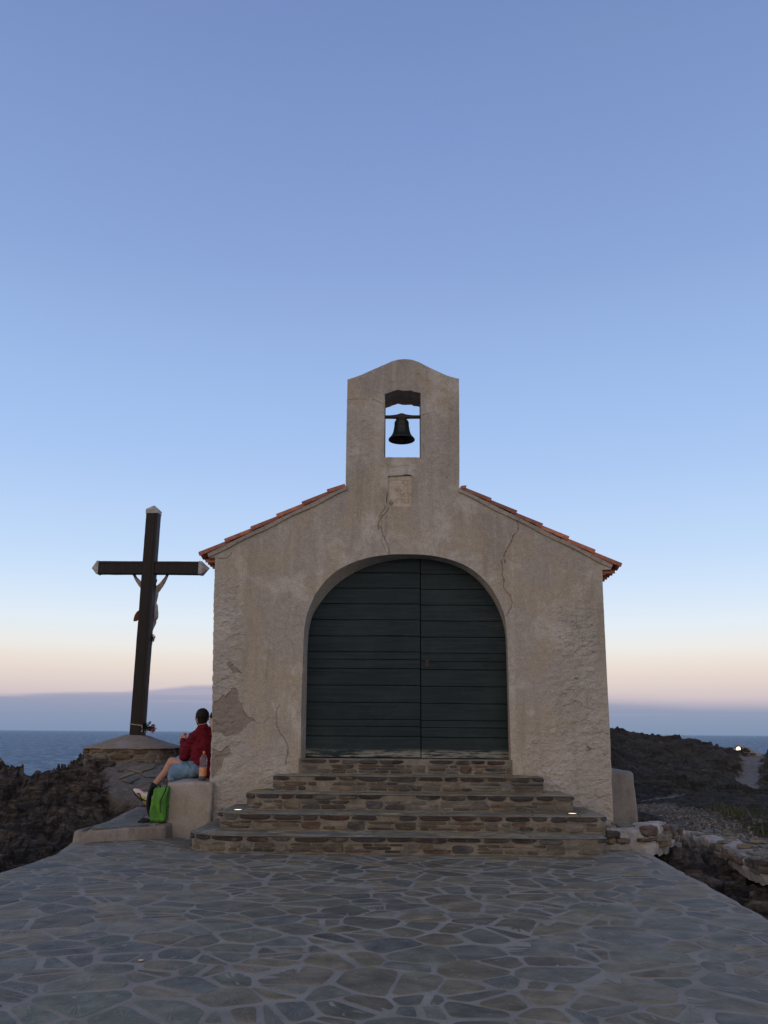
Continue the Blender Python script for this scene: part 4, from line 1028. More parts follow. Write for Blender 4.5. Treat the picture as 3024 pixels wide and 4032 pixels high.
# doors
def build_doors():
    Y = YF + .25; seam_t = PY(1652, 2201, Y)[0]; seam_b = PY(1660.5, 2964, Y)[0]; sx = (seam_t + seam_b) / 2
    zb = PY(1400, 2982, Y)[2]; xl = inner[:, 0].min() - .04; xr = inner[:, 0].max() + .04; ztop = inner[:, 1].max() + .04
    ys = [1380, 1243, 1133, 1022, 910, 800, 692, 588, 482, 378, 275, 175, 60]; rg = np.random.default_rng(4)
    zL = [PY(1100 + 560 / 1.659, 2150 + q / 1.659, Y)[2] for q in ys]; zR = [PY(1100 + 1200 / 1.659, 2150 + (q + 9) / 1.659, Y)[2] for q in ys]
    mb = MB(); mb.box((sx - .05, Y + .062, zb), (sx + .05, Y + .09, ztop), 0, (.2, .2, .2)); mb.build('seam_light_block', M_door, chapel)  # dark strip added behind the seam to stop light leaking between the leaves
    for side in (0, 1):
        x0, x1 = (xl, sx - .007) if side == 0 else (sx + .007, xr); zs = (zL, zR)[side]
        leaf = MB(); 
        for k in range(len(zs) - 1):
            a, b = zs[k], zs[k + 1]
            # some boards are split lengthwise
            cuts = [a, b]
            if k in (1, 5): cuts = [a, a + (b - a) * rg.uniform(.4, .6), b]
            for c0, c1 in zip(cuts[:-1], cuts[1:]):
                g = .0035 if c0 == a else .0018; nx = 40; X = np.linspace(x0, x1, nx); tint = rg.uniform(.88, 1.12); ty = rg.normal(0, .002)
                w0 = np.array([fbm(P3(X * 2.2, X * 0 + c0 * 7, side), 4)])[0] * .004; w1 = np.array([fbm(P3(X * 2.2, X * 0 + c1 * 7, side), 4)])[0] * .004
                yy = Y + ty + fbm(P3(X * .8, X * 0 + c0 * 3), 2) * .003; A = np.zeros((nx, 6, 3)); 
                zz = [c0 + g + w0, c0 + g + w0, c0 + g + .005 + w0, c1 - g - .005 + w1, c1 - g + w1, c1 - g + w1]; dy = [.03, .004, 0, 0, .004, .03]
                for j in range(6): A[:, j, 0] = X; A[:, j, 1] = yy + dy[j]; A[:, j, 2] = zz[j]
                A[[0], :, 0] += 0; leaf.grid(A, 0, np.array((1, 1, 1)) * tint)
                leaf.add([A[0, j] for j in range(6)], [tuple(range(6))], 0); leaf.add([A[-1, j] for j in range(6)], [tuple(range(6))[::-1]], 0)
        leaf.box((x0 + .01, Y + .028, zb), (x1 - .01, Y + .06, ztop), 0, (.2, .2, .2))
        o = leaf.build('door_leaf', M_door, chapel)
        if side == 1:
            lk = MB(); p = PY(1100 + 965 / 1.659, 2150 + 765 / 1.659, Y)
            lk.rbox((p[0], Y - .003, p[2]), (.022, .004, .045), .003, .03); lk.tube([p + [0, -.008, .012], p + [0, .0, .012]], .009, 12, 1); lk.box((p[0] - .003, Y - .0085, p[2] - .018), (p[0] + .003, Y - .0065, p[2] + .008), 1)
            lk.build('lock_plate', [M_iron, M_black], o)
            hd = MB(); p = PY(1100 + 967 / 1.659, 2150 + 620 / 1.659, Y); q = PY(1100 + 968 / 1.659, 2150 + 710 / 1.659, Y)
            hd.tube([p + [0, -.004, 0], p + [0, -.03, -.01], q + [0, -.03, .01], q + [0, -.004, 0]], .0045, 8); hd.build('pull_handle', M_iron, o)
            hd = MB(); p = PY(1100 + 995 / 1.659, 2150 + 748 / 1.659, Y); th = np.linspace(0, 2 * math.pi, 15)
            hd.tube([p + np.array([math.cos(t) * .018, -.008, math.sin(t) * .018 - .01]) for t in th], .004, 6, caps=False); hd.build('ring_pull', M_iron, o)
build_doors()

# carved plaque in its niche
def build_plaque():
    y = YF + .03; c = PY(1576, 1934, y); w = .158; h = .198; mb = MB()
    xs = np.linspace(-w - .02, w + .02, 150); zs = np.linspace(-h - .02, h + .02, 190); X, Z = np.meshgrid(xs, zs, indexing='ij')
    x = X.ravel(); z = Z.ravel()
    def seg(pts, wd, dep):
        d = segdist(x, z, np.array(pts)); return -dep * (1 - sst(d, wd * .4, wd))
    rel = fbm(P3(x * 14, z * 14, 3), 4) * .004 + fbm(P3(x * 45, z * 45, 3), 3) * .0015
    f = [(-w * .78, h * .79), (w * .66, h * .77), (w * .70, -h * .9), (-w * .72, -h * .92)]
    rel += seg([f[0], f[1], f[2]], .006, .008); rel += .004 * (1 - sst(np.maximum(np.abs(x + .004) - w * .88, -1), 0, .01)) * 0
    g = lambda pts: [((a - 740) / 10.37 / 300 * 1.02 , (970 - b) / 10.37 / 300 * 1.02) for a, b in pts]      # strokes measured on the enlarged photograph
    S = [[(560, 890), (620, 880)], [(500, 870), (500, 960), (540, 995), (600, 985), (610, 930), (560, 930)], [(650, 880), (650, 990)], [(650, 885), (700, 900), (700, 930), (655, 935), (700, 985)], [(750, 950), (790, 1000), (860, 1000), (880, 960), (830, 930), (770, 950)],
         [(930, 930), (1000, 910), (1090, 890), (1105, 930), (1060, 980)], [(580, 1040), (700, 1045), (715, 1110), (690, 1170), (610, 1180), (590, 1120), (680, 1100)], [(760, 1070), (760, 1230)], [(760, 1070), (815, 1235), (915, 1050)], [(910, 1060), (905, 1230)], [(730, 1215), (742, 1222)], [(975, 1212), (995, 1220)],
         [(590, 1340), (590, 1500)], [(700, 1335), (840, 1330), (790, 1400), (770, 1490)], [(930, 1340), (890, 1400), (930, 1490), (1010, 1500), (1080, 1470), (1085, 1400), (1020, 1350), (930, 1345)],
         [(800, 590), (900, 560), (960, 540), (1040, 560), (1050, 620)], [(870, 570), (880, 700)], [(810, 640), (920, 650)], [(905, 720), (950, 690), (990, 680)], [(870, 840), (920, 790), (980, 770), (1030, 720)], [(890, 850), (890, 880)], [(480, 640), (560, 620), (620, 660)], [(500, 780), (600, 760), (680, 800)]]
    for s in S: rel += seg(g(s), .0062, .0065)
    rel -= .02 * (1 - sst(np.hypot(x + w * .8, z + h * .85) + fbm(P3(x * 30, z * 30), 2) * .03, .02, .05))
    V = np.stack([c[0] + x, y - rel, c[2] + z], 1); mb.grid(V.reshape(X.shape + (3,)), 0, (1, 1, 1))
    mb.box((c[0] - w - .02, y + .012, c[2] - h - .02), (c[0] + w + .02, y + .05, c[2] + h + .02))
    mb.build('carved_plaque', M_plaque, chapel, smooth=True)
build_plaque()

# ---- bell
def build_bell():
    Yb = YF + .26; ct = PY(1300 + 692 / 2.458, 1350 + 740 / 2.458, Yb); zr = PY(1300 + 692 / 2.458, 1350 + 942 / 2.458, Yb)[2]; H = ct[2] - zr
    R = (PY(1300 + 822 / 2.458, 1733, Yb)[0] - PY(1300 + 565 / 2.458, 1733, Yb)[0]) / 2
    t = thing('bell', 'small dark bronze bell hanging in the opening of the gable above the chapel', 'bell', (ct[0], Yb, zr))
    c = (ct[0], Yb, zr); mb = MB()
    prof = [(R * .90, .004), (R * .99, 0), (R, H * .03), (R * .96, H * .07), (R * .86, H * .13), (R * .74, H * .23), (R * .65, H * .36), (R * .60, H * .5), (R * .57, H * .62), (R * .565, H * .66), (R * .555, H * .67), (R * .545, H * .80), (R * .555, H * .81), (R * .54, H * .83), (R * .52, H * .88), (R * .44, H * .95), (R * .28, H * .99), (R * .01, H)]
    inn = [(r - .018 if r > .03 else .001, z + (.0 if z < .02 else -.012)) for r, z in prof[1:]][::-1]
    mb.lathe(prof, c, 40); mb.lathe([(max(r, .001), z) for r, z in inn] + [(R * .90, .004)], c, 40)
    mb.build('bell_body', M_bronze, t, smooth=True)
    mb = MB(); mb.tube([(c[0], Yb, zr + H * .9), (c[0], Yb, zr + .03)], .009, 8); mb.ball((c[0], Yb, zr + .02), (.028, .028, .035)); mb.build('clapper', M_iron, t, smooth=True)
    mb = MB(); za = PY(1582, 1350 + 718 / 2.458, Yb)[2]; xl = bellh[:, 0].min() - .03; xr = bellh[:, 0].max() + .03
    X = np.linspace(xl, xr, 31); A = []
    for x in X:
        d = abs(x - c[0]); top = .026 + .022 * math.exp(-(d / .05) ** 2) + .010 * math.exp(-(d / .13) ** 4); bot = -.026 - .008 * math.exp(-(d / .09) ** 2); wy = .028 + .01 * math.exp(-(d / .08) ** 2)
        A.append([(x, Yb + wy * math.cos(q) * 1., za + ((top if math.sin(q) > 0 else -bot) * math.sin(q))) for q in np.linspace(0, 2 * math.pi, 14, endpoint=False)])
    mb.grid(np.array(A).transpose(1, 0, 2), closed_u=True); mb.box((c[0] - .045, Yb - .03, za - .05), (c[0] + .045, Yb + .03, za - .01)); mb.build('yoke', M_iron, t, smooth=False)
    mb = MB(); w = []
    for k in range(14): w.append((c[0] - .17 + k * .008, Yb - .035, za - .028 - .012 * math.sin(k * 1.9) - (k > 9) * (k - 9) * .008))
    mb.tube(w, .0025, 5); mb.build('wire', M_iron, t)
build_bell()

# ================================================================== BENCHES, LOW WALL, RUBBLE WALL
def quadmap(P00, P10, P11, P01, z0, z1, slope=0):
    """unit box (-.5...5) -> prism over a plan quad"""
    P = [np.array(q, float)[:2] for q in (P00, P10, P11, P01)]
    def T(w):
        u = w[:, 0:1] + .5; v = w[:, 1:2] + .5; t = w[:, 2:3] + .5
        xy = (P[0] * (1 - u) + P[1] * u) * (1 - v) + (P[3] * (1 - u) + P[2] * u) * v
        return np.hstack([xy, z0 + (z1 - z0) * t])
    return T
def block(mb, quad, z0, z1, r, amp, sc, res=.05, batter=0., mat_=0, seed=0):
    """rounded, slightly uneven masonry block on a plan quad"""
    q = [np.array(p, float)[:2] for p in quad]; c = sum(q) / 4; lx = (np.linalg.norm(q[1] - q[0]) + np.linalg.norm(q[2] - q[3])) / 2; ly = (np.linalg.norm(q[3] - q[0]) + np.linalg.norm(q[2] - q[1])) / 2
    T0 = quadmap(*q, z0, z1)
    def T(w):
        m = T0(np.column_stack([w[:, 0] / lx, w[:, 1] / ly, w[:, 2] / (z1 - z0)]))
        if batter: k = (z1 - m[:, 2:3]) / (z1 - z0) * batter; m[:, :2] += (m[:, :2] - c) / np.maximum(np.linalg.norm(m[:, :2] - c, axis=1, keepdims=True), .05) * k
        return m + vecnoise(m, sc, 3, seed) * amp + vecnoise(m, sc * 4, 2, seed + 3) * amp * .3
    mb.rbox((0, 0, 0), (lx / 2, ly / 2, (z1 - z0) / 2), r, res, 0, 1, T, mat_)
YB = 10.85
bl = PY(660, 3079, YB); zb_ = bl[2]
bench = thing('masonry_bench', 'long plastered bench on the left flank of the chapel, the man sits on it', 'bench', (-2.6, YB + 2, 0))
mb = MB(); block(mb, [(bl[0], YB), (-2.36, YB + .02), (-2.36, YB + 5), (bl[0] + .02, YB + 5)], -.3, zb_, .035, .02, 2.6, .03, .03, seed=3); mb.build('bench_block', M_plaster, bench, smooth=True)
YR = 12.3
a = PY(2400, 3022, YR); b = PY(2500, 3039, YR); c = PY(2521, 3200, YR)
butt = thing('low_plaster_block', 'low grey plastered block with battered side against the right flank of the chapel', 'block', (2.8, YR + 2, 0))
mb = MB()
def TB(w):
    m = w.copy(); u = (w[:, 0] + .5); t = (w[:, 2] + .5); xr_ = b[0] + (c[0] - b[0]) * (1 - t) * 1.25; m[:, 0] = 2.45 + u * (xr_ - 2.45); m[:, 1] = YR + (w[:, 1] + .5) * 4.5; zt = a[2] + (b[2] - a[2]) * u; m[:, 2] = -.35 + t * (zt + .35)
    return m + vecnoise(m, 3, 3, 5) * .012 + vecnoise(m, 14, 2, 8) * .004
mb.rbox((0, 0, 0), (.5, .5, .5), .045, .04, 0, 1, TB); mb.build('plaster_body', M_greyplaster, butt, smooth=True)

W0 = PZ(283, 3322, 0); W1 = PZ(690, 3300, 0); zl_ = .135
lw = thing('low_wall', 'low kerb wall with slate slabs on top, left of the chapel under the backpack', 'wall', ((W0[0] + W1[0]) / 2, 10.6, 0))
mb = MB(); block(mb, [W0[:2], (bl[0] + .1, W1[1] + .06), (bl[0] + .1, 12.2), (W0[0] + .05, 12.0)], -.3, zl_, .035, .014, 4, .035, .045, seed=7)
V = mb.v; mb.v = [q + np.column_stack([np.zeros(len(q)), np.zeros(len(q)), .07 * np.clip(q[:, 1] - 10.8, 0, 2) * (q[:, 2] > 0)]) for q in V]
mb.build('plaster_body', M_cap, lw, smooth=True)
mb = MB(); pave(mb, [(W0[0] + .07, W0[1] + .02), (bl[0] - .02, W1[1] + .04), (bl[0] - .02, 12.1), (W0[0] + .17, 11.9)], zl_, .36, 91, (.004, .012), .016, 1.7, zf=lambda q: zl_ + .07 * max(0, q[1] - 10.8)); mb.build('slate_slabs', M_slate, lw)
# flags of the path behind it
mb = MB(); C0 = PATH_L
pth = [(-3.85, 12.6), (-3.0, 12.6), (-3.1, 13.4), (-3.5, 13.8), (-4.3, 13.5), (-4.25, 12.9)]
pave(mb, pth, .3, .42, 92, (.02, .06), .012, 1.5, zf=lambda q: float(ground_h(np.array([q[0]]), np.array([q[1]]), False)[0]) + .008); o = mb.build('stone_path', M_slate); o['kind'] = 'structure'

def build_rubble():
    t = thing('rubble_wall', 'broken rubble and white mortar ledge running from the corner of the steps toward the rocks', 'wall', (3.2, 10.2, 0)); rg = np.random.default_rng(21)
    pts = [PZ(2350, 3345, 0)[:2], PZ(2450, 3345, 0)[:2], PZ(2555, 3338, 0)[:2], PZ(2620, 3325, 0)[:2], PZ(2690, 3285, 0)[:2], PZ(2800, 3310, 0)[:2], PZ(2890, 3350, 0)[:2], PZ(2990, 3385, 0)[:2], (4.3, 8.0)]
    pl = resample(np.array(pts), 70); C, L = curve_of(pl); s_ = np.linspace(0, L, 170); mb = MB(); A = np.zeros((len(s_), 15, 3))
    for i, s in enumerate(s_):
        p, n = C(s); q = s / L
        H = .19 * (1 - sst(q, .22, .42)) + .015 - .03 * sst(q, .45, .6); D = -.55 * sst(q, .30, .42) * (1 - .75 * sst(q, .46, .58)); wd = .42
        prof = [(0.0, D - .1), (0.012, D), (.0, D + (H - D) * .3), (.0, D + (H - D) * .55), (-.01, D + (H - D) * .8), (-.02, H - .03), (-.04, H - .005), (-.08, H), (-.16, H), (-.24, H + .0), (-.32, H - .01), (-.4, H - .02), (-.5, H - .05), (-.65, H - .12), (-.8, -.4)]
        for j, (o_, z) in enumerate(prof): A[i, j] = [p[0] + n[0] * o_, p[1] + n[1] * o_, z]
    V = A.reshape(-1, 3); V = V + vecnoise(V, 5, 4, 3) * .06 + vecnoise(V, 19, 3, 6) * .022; mb.grid(V.reshape(A.shape), 0, flip=True)
    mb.build('mortar_core', M_whitemortar, t)
    mb = MB()
    for k in range(60):
        s = rg.uniform(.02, .95) * L; p, n = C(s); q = s / L; H = .19 * (1 - sst(q, .22, .42)) + .01; D = -.5 * sst(q, .30, .42) * (1 - .8 * sst(q, .46, .58)); f = rg.uniform(.1, .95) ** .7
        z = D + (H - D) * f - .02; w = rg.uniform(.05, .13); tt = np.array([-n[1], n[0]]); o_ = -.005 + rg.uniform(-.02, .02)
        def T(m, p=p, n=n, tt=tt, z=z, o_=o_): return np.column_stack([p[0] + tt[0] * m[:, 0] + n[0] * (m[:, 1] + o_), p[1] + tt[1] * m[:, 0] + n[1] * (m[:, 1] + o_), z + m[:, 2]]) + vecnoise(m + k * 3, 9, 2) * .02
        mb.rbox((0, 0, 0), (w, rg.uniform(.04, .07), rg.uniform(.015, .05)), .014, .03, 0, 1, T, 0, np.array(STONES[rg.integers(len(STONES))]) * 1.1, )
    for k in range(30):
        s = rg.uniform(.0, .98) * L; p, n = C(s); q = s / L; H = .19 * (1 - sst(q, .22, .42)) + .012; o_ = -rg.uniform(.08, .5)
        P_ = p + n * o_; w, d = rg.uniform(.05, .14), rg.uniform(.03, .08); th = rg.uniform(-.5, .5)
        def T(m, P_=P_, th=th, H=H): return np.column_stack([P_[0] + m[:, 0] * math.cos(th) - m[:, 1] * math.sin(th), P_[1] + m[:, 0] * math.sin(th) + m[:, 1] * math.cos(th), H + m[:, 2]]) + vecnoise(m + k * 3, 8, 2) * .018
        mb.rbox((0, 0, 0), (w, d, .016), .01, .03, 0, 1, T, 0, np.array(SLATES[rg.integers(len(SLATES))]) * 1.1)
    mb.build('set_stones', M_stone, t)
build_rubble()

# loose gravel on the ledge: nobody could count it
def build_gravel():
    rg = np.random.default_rng(31); mb = MB()
    L = [(LEDGE[i], LEDGE[i + 1]) for i in range(len(LEDGE) - 1)]
    for k in range(1500):
        a, b = L[rg.integers(len(L))]; t = rg.uniform(); p = a + (b - a) * t + rg.normal(0, .17, 2); r = rg.uniform(.008, .024)
        z = float(rbf(np.array([p[0]]), np.array([p[1]]))[0]) + .012; v = rg.normal(0, 1, (8, 3)); v /= np.linalg.norm(v, axis=1)[:, None]
        c = np.array([[-1, -1, -1], [1, -1, -1], [1, 1, -1], [-1, 1, -1], [-1, -1, 1], [1, -1, 1], [1, 1, 1], [-1, 1, 1]]) * .6 + v * .3
        mb.add(c * r * [1.2, 1, .7] + [p[0], p[1], z], [(0, 3, 2, 1), (4, 5, 6, 7), (0, 1, 5, 4), (1, 2, 6, 5), (2, 3, 7, 6), (3, 0, 4, 7)], 0, np.array((.17, .155, .14)) * rg.uniform(.6, 1.5))
    o = mb.build('gravel', M_stone); tag(o, 'loose grey gravel strewn over the mortar ledge right of the steps', 'gravel'); o['kind'] = 'stuff'
build_gravel()
def grass_fn(t, b): setc(t, b, t.attr('col'))
M_grass = mat('grass_blades', grass_fn, .7, .2)
def build_grass():
    rg = np.random.default_rng(33); mb = MB(); cent = []
    for k in range(46):
        px = rg.uniform(2800, 3180); py = 3170 + (px - 2800) * .25 + rg.uniform(-30, 75); Y = np.interp(py, [3150, 3300], [14.2, 10.8]); cent.append(PY(px, py, Y)[:2])
    cent = np.array(cent); X = []; 
    for k in range(1500):
        c = cent[rg.integers(len(cent))]; p = c + rg.normal(0, .13, 2); X.append(p)
    X = np.array(X); Z = ground_h(X[:, 0], X[:, 1])
    for (p, z) in zip(X, Z):
        h = rg.uniform(.03, .12) * (1 if rg.uniform() > .06 else 2.); a = rg.uniform(0, 6.28); l = rg.uniform(.1, .7) * h; w = rg.uniform(.002, .0045); d = np.array([math.cos(a), math.sin(a)]); s = np.array([-d[1], d[0]]) * w
        col = np.array((.05, .075, .022)) * rg.uniform(.6, 1.5) if rg.uniform() > .4 else np.array((.2, .17, .11)) * rg.uniform(.6, 1.2)
        v = []
        for t in (0, .5, 1):
            q = p + d * l * t * t; ww = s * (1 - t * .85); v += [(q[0] - ww[0], q[1] - ww[1], z - .02 + h * t), (q[0] + ww[0], q[1] + ww[1], z - .02 + h * t)]
        mb.add(v, [(0, 1, 3, 2), (2, 3, 5, 4)], 0, col)
    o = mb.build('coastal_grass', M_grass); tag(o, 'sparse green and straw coloured tufts on the rocks at the right edge', 'grass'); o['kind'] = 'stuff'
build_grass()

# ================================================================== WAYSIDE CROSS
def build_pedestal():
    c = PY(530, 2943, 14.5); x0, y0 = c[0], 14.5; hw = .765; zt = PY(523, 2945, 13.8)[2]; za = PY(533, 2893, 14.4)[2]
    t = thing('stone_pedestal', 'squat rubble masonry pedestal with a sloping cement cap under the wooden cross', 'pedestal', (x0, y0, zt - .4)); rg = np.random.default_rng(8)
    th = np.linspace(0, 2 * math.pi, 90, endpoint=False)[::-1]; ex = 4.
    def ring(h, d=0): 
        r = (np.abs(np.cos(th)) ** ex + np.abs(np.sin(th)) ** ex) ** (-1 / ex); return np.stack([x0 + (h + d) * r * np.cos(th), y0 + (h + d) * .92 * r * np.sin(th)], 1)
    mb = MB(); A = np.zeros((90, 12, 3))
    for j, z in enumerate(np.linspace(-.55, 0, 12)): A[:, j, :2] = ring(hw - .05 - (.03 if j == 11 else 0)); A[:, j, 2] = zt + z
    V = A.reshape(-1, 3); V = V + vecnoise(V, 6, 3, 2) * .035; mb.grid(V.reshape(A.shape), 0, closed_u=True, flip=True)
    pl = ring(hw - .055)[::-1]; pl = np.vstack([pl, pl[:1]])
    for (zb, ztp) in [(-.30, -.20), (-.19, -.10), (-.095, -.02), (-.42, -.31)]:
        C, L = curve_of(pl[::1]); s = 0
        sg = 1
        while s < L - .1:
            w = rg.uniform(.14, .42); col = np.array(STONES[rg.integers(len(STONES))]) * 1.1
            stone_on(mb, C, s, min(s + w, L), zt + zb + rg.uniform(0, .02), zt + ztp - rg.uniform(0, .015), .03 * rg.uniform(.4, 1.6), col, rg); s += w + rg.uniform(.01, .03)
    mb.v = [q + vecnoise(q, 5, 3, 12) * .045 for q in mb.v]; mb.build('masonry_base', [M_stepmortar, M_stone], t)
    mb = MB(); P = [(hw - .03, -.02), (hw, -.012), (hw - .02, .0), (hw * .93, .018), (hw * .7, .07), (hw * .45, .13), (hw * .27, za - zt - .015), (hw * .18, za - zt), (.01, za - zt + .004)]
    A = np.zeros((90, len(P), 3))
    for j, (h, z) in enumerate(P): A[:, j, :2] = ring(h); A[:, j, 2] = zt + z
    V = A.reshape(-1, 3); V = V + vecnoise(V, 5, 3, 4) * .018; mb.grid(V.reshape(A.shape), 0, closed_u=True, flip=True); mb.build('cement_cap', M_cap, t, smooth=True)
    return za
ZA = build_pedestal()
YC = 14.4; TH = .2
def build_cross():
    b0 = PY(509.3, 2900, YC); b1 = PY(558.5, 2900, YC); t0 = PY(576.5, 2007, YC); wv = b1[0] - b0[0]; t1x = t0[0] + wv
    root = thing('wooden_cross', 'tall dark timber cross seen from behind, standing on the cement pedestal by the sea', 'cross', ((b0[0] + b1[0]) / 2, YC + TH / 2, ZA))
    def beam(P, n, name, axis):
        mb = MB(); sect = [(-1, -1), (-.9, -1), (0, -1), (.52, -1.0), (.56, -.955), (.60, -1.), (.9, -1), (1, -1), (1, -.9), (1, .0), (1, .9), (1, 1), (.9, 1), (0, 1), (-.9, 1), (-1, 1), (-1, .9), (-1, 0), (-1, -.9)]
        A = []
        for k in range(n):
            t = k / (n - 1); c, hw, hd = P(t); ring = []
            for (a, b) in sect:
                a2, b2 = a, b
                if axis == 'v': q = c + np.array([a2 * hw, b2 * hd, 0])
                else: q = c + np.array([0, b2 * hd, a2 * hw])
                ring.append(q)
            A.append(ring)
        A = np.array(A); V = A.reshape(-1, 3); V = V + vecnoise(V * ([1, 1, .3] if axis == 'v' else [.3, 1, 1]), 9, 3, 3) * .005 + vecnoise(V, 40, 2, 8) * .0015
        mb.grid(V.reshape(A.shape).transpose(1, 0, 2), closed_u=True, flip=axis == 'v'); mb.add(V.reshape(A.shape)[-1], [tuple(range(len(sect)))]); mb.add(V.reshape(A.shape)[0], [tuple(range(len(sect)))[::-1]]); mb.build(name, M_crosswood, root)
    zb = ZA - .12; zt = t0[2]
    beam(lambda t: (np.array([b0[0] + (t0[0] - b0[0]) * t + wv / 2, YC + TH / 2, zb + (zt - zb) * t]), wv / 2 * (1.02 - .02 * t), TH / 2), 60, 'upright', 'v')
    L0 = PY(384.5, 2232, YC); R0 = PY(781.5, 2234, YC); hz = (PY(500, 2209, YC)[2] - PY(500, 2256.5, YC)[2]) / 2; ux = b0[0] + (t0[0] - b0[0]) * (L0[2] - zb) / (zt - zb)
    for a, b in ((L0[0], ux + .004), (R0[0], ux + wv - .004)):
        beam(lambda t, a=a, b=b: (np.array([a + (b - a) * t, YC + TH / 2 + .004, L0[2] + (R0[2] - L0[2]) * abs(a - L0[0] if 0 else 0) + (0 if a < b else (R0[2] - L0[2]) * (1 - t))]), hz, TH / 2 - .012), 26, 'crossbeam', 'h')
    def cap(c, ax, half, dep, tip, skirt):
        mb = MB(); ax = np.array(ax, float); e1 = np.array([0, 1., 0]); e2 = np.cross(ax, e1); n = 5; A = []
        prof = [(0, 1.0), (.0, 1.07), (skirt * .5, 1.06), (skirt, 1.09), (skirt + .004, 1.05), (skirt + tip * .5, .55), (skirt + tip, .02)]
        for d, k in prof:
            ring = []
            for s, e in [(-1, -1), (0, -1), (1, -1), (1, 0), (1, 1), (0, 1), (-1, 1), (-1, 0)]: ring.append(np.array(c) + ax * d + e1 * s * dep * k + e2 * e * half * k)
            A.append(ring)
        A = np.array(A); V = A.reshape(-1, 3) + vecnoise(A.reshape(-1, 3), 22, 2, 3) * .006; mb.grid(V.reshape(A.shape).transpose(1, 0, 2), closed_u=True, flip=True); mb.build('end_cap', M_zinc, root)
    cap((t0[0] + wv / 2, YC + TH / 2, zt - .06), (0, 0, 1), wv / 2, TH / 2, .10, .07)
    cap((L0[0] + .005, YC + TH / 2 + .004, L0[2]), (-1, 0, 0), hz, TH / 2 - .012, .115, .03)
    cap((R0[0] - .005, YC + TH / 2 + .004, R0[2]), (1, 0, 0), hz, TH / 2 - .012, .13, .05)
    # carved figure on the sea side
    Y = YC + TH + .10; g = lambda x, y, dy=0: PY(x, y, Y + dy)
    mb = MB(); cp_ = mb.capsule
    cp_(g(601, 2326), g(600, 2345), .112, .105, 14, (1, .75, 1)); cp_(g(600, 2345), g(599, 2378), .105, .078, 14, (1, .75, 1)); cp_(g(599, 2378), g(600, 2402), .078, .095, 14, (1, .8, 1))
    cp_(g(597, 2322), g(600, 2305, .02), .04, .038); cp_(g(601, 2300, .05), g(602, 2288, .05), .055, .062, 14, (.85, 1, 1)); cp_(g(600, 2296, .10), g(600, 2300, .11), .012, .014)
    for sh, el, wr, hd in (((620, 2320), (637, 2301), (653, 2277), (661, 2258)), ((577, 2322), (555, 2303), (536, 2278), (526, 2258))):
        sh, el, wr, hd = g(*sh), g(*el), g(*wr, -.02), g(*hd, -.05)
        cp_(g(597, 2328), sh, .07, .05); cp_(sh, el, .058, .044); cp_(el, wr, .044, .032); cp_(wr, hd, .026, .03)
        d = (hd - wr) / np.linalg.norm(hd - wr)
        for k in range(5): o_ = np.array([(k - 2) * .014, 0, 0]); cp_(hd + o_, hd + o_ * 1.3 + d * (.05 if k else .02) * (.9 + .1 * (k == 2)) + [0, .012, 0], .009, .007, 8)
    for hp, kn, an, dy in (((603, 2410), (604, 2452), (589, 2496), .05), ((591, 2410), (590, 2452), (583, 2498), .02)):
        cp_(g(*hp), g(*kn, dy), .078, .052); cp_(g(*kn, dy), g(*an, -.02), .05, .030); a = g(*an, -.02); cp_(a, a + [0, .04, -.08], .03, .022)
    def flake(w): return fbm(w * 22, 3) * .004
    body = organic('carved_figure', mb, M_bone, root, .010, 3, flake)
    mb = MB(); cp_ = mb.capsule
    cp_(g(598, 2392), g(598, 2412), .108, .112, 16, (1, .82, 1)); cp_(g(603, 2412), g(604, 2428, .02), .092, .085); cp_(g(591, 2412), g(591, 2428, .02), .09, .082)
    organic('loincloth', mb, M_bone, root, .012, 2, lambda w: fbm(w * np.array([30, 30, 8]), 3) * .012)
    mb = MB(); q = [(548, 2402), (538, 2409), (531, 2420), (526, 2435), (525, 2447), (538, 2446), (548, 2438), (556, 2425), (560, 2405)]; f = [g(*p, .02) for p in q]; bk = [g(*p, .05) for p in q]; n = len(q)
    mb.add(f + bk, [tuple(range(n)), tuple(range(2 * n - 1, n - 1, -1))] + [(i, i + n, (i + 1) % n + n, (i + 1) % n) for i in range(n)]); mb.build('cloth_end', M_rust, root)
    mb = MB(); hc = g(601, 2290, .05)
    for k in range(26): a = k * .7; mb.ball(hc + np.array([math.cos(a) * .068, math.sin(a) * .07, .01 + .02 * math.sin(k * 2.3)]), .013 + .005 * math.sin(k), 6, 4, amp=.3, seed=k)
    mb.build('thorn_crown', M_rust, root)
build_cross()

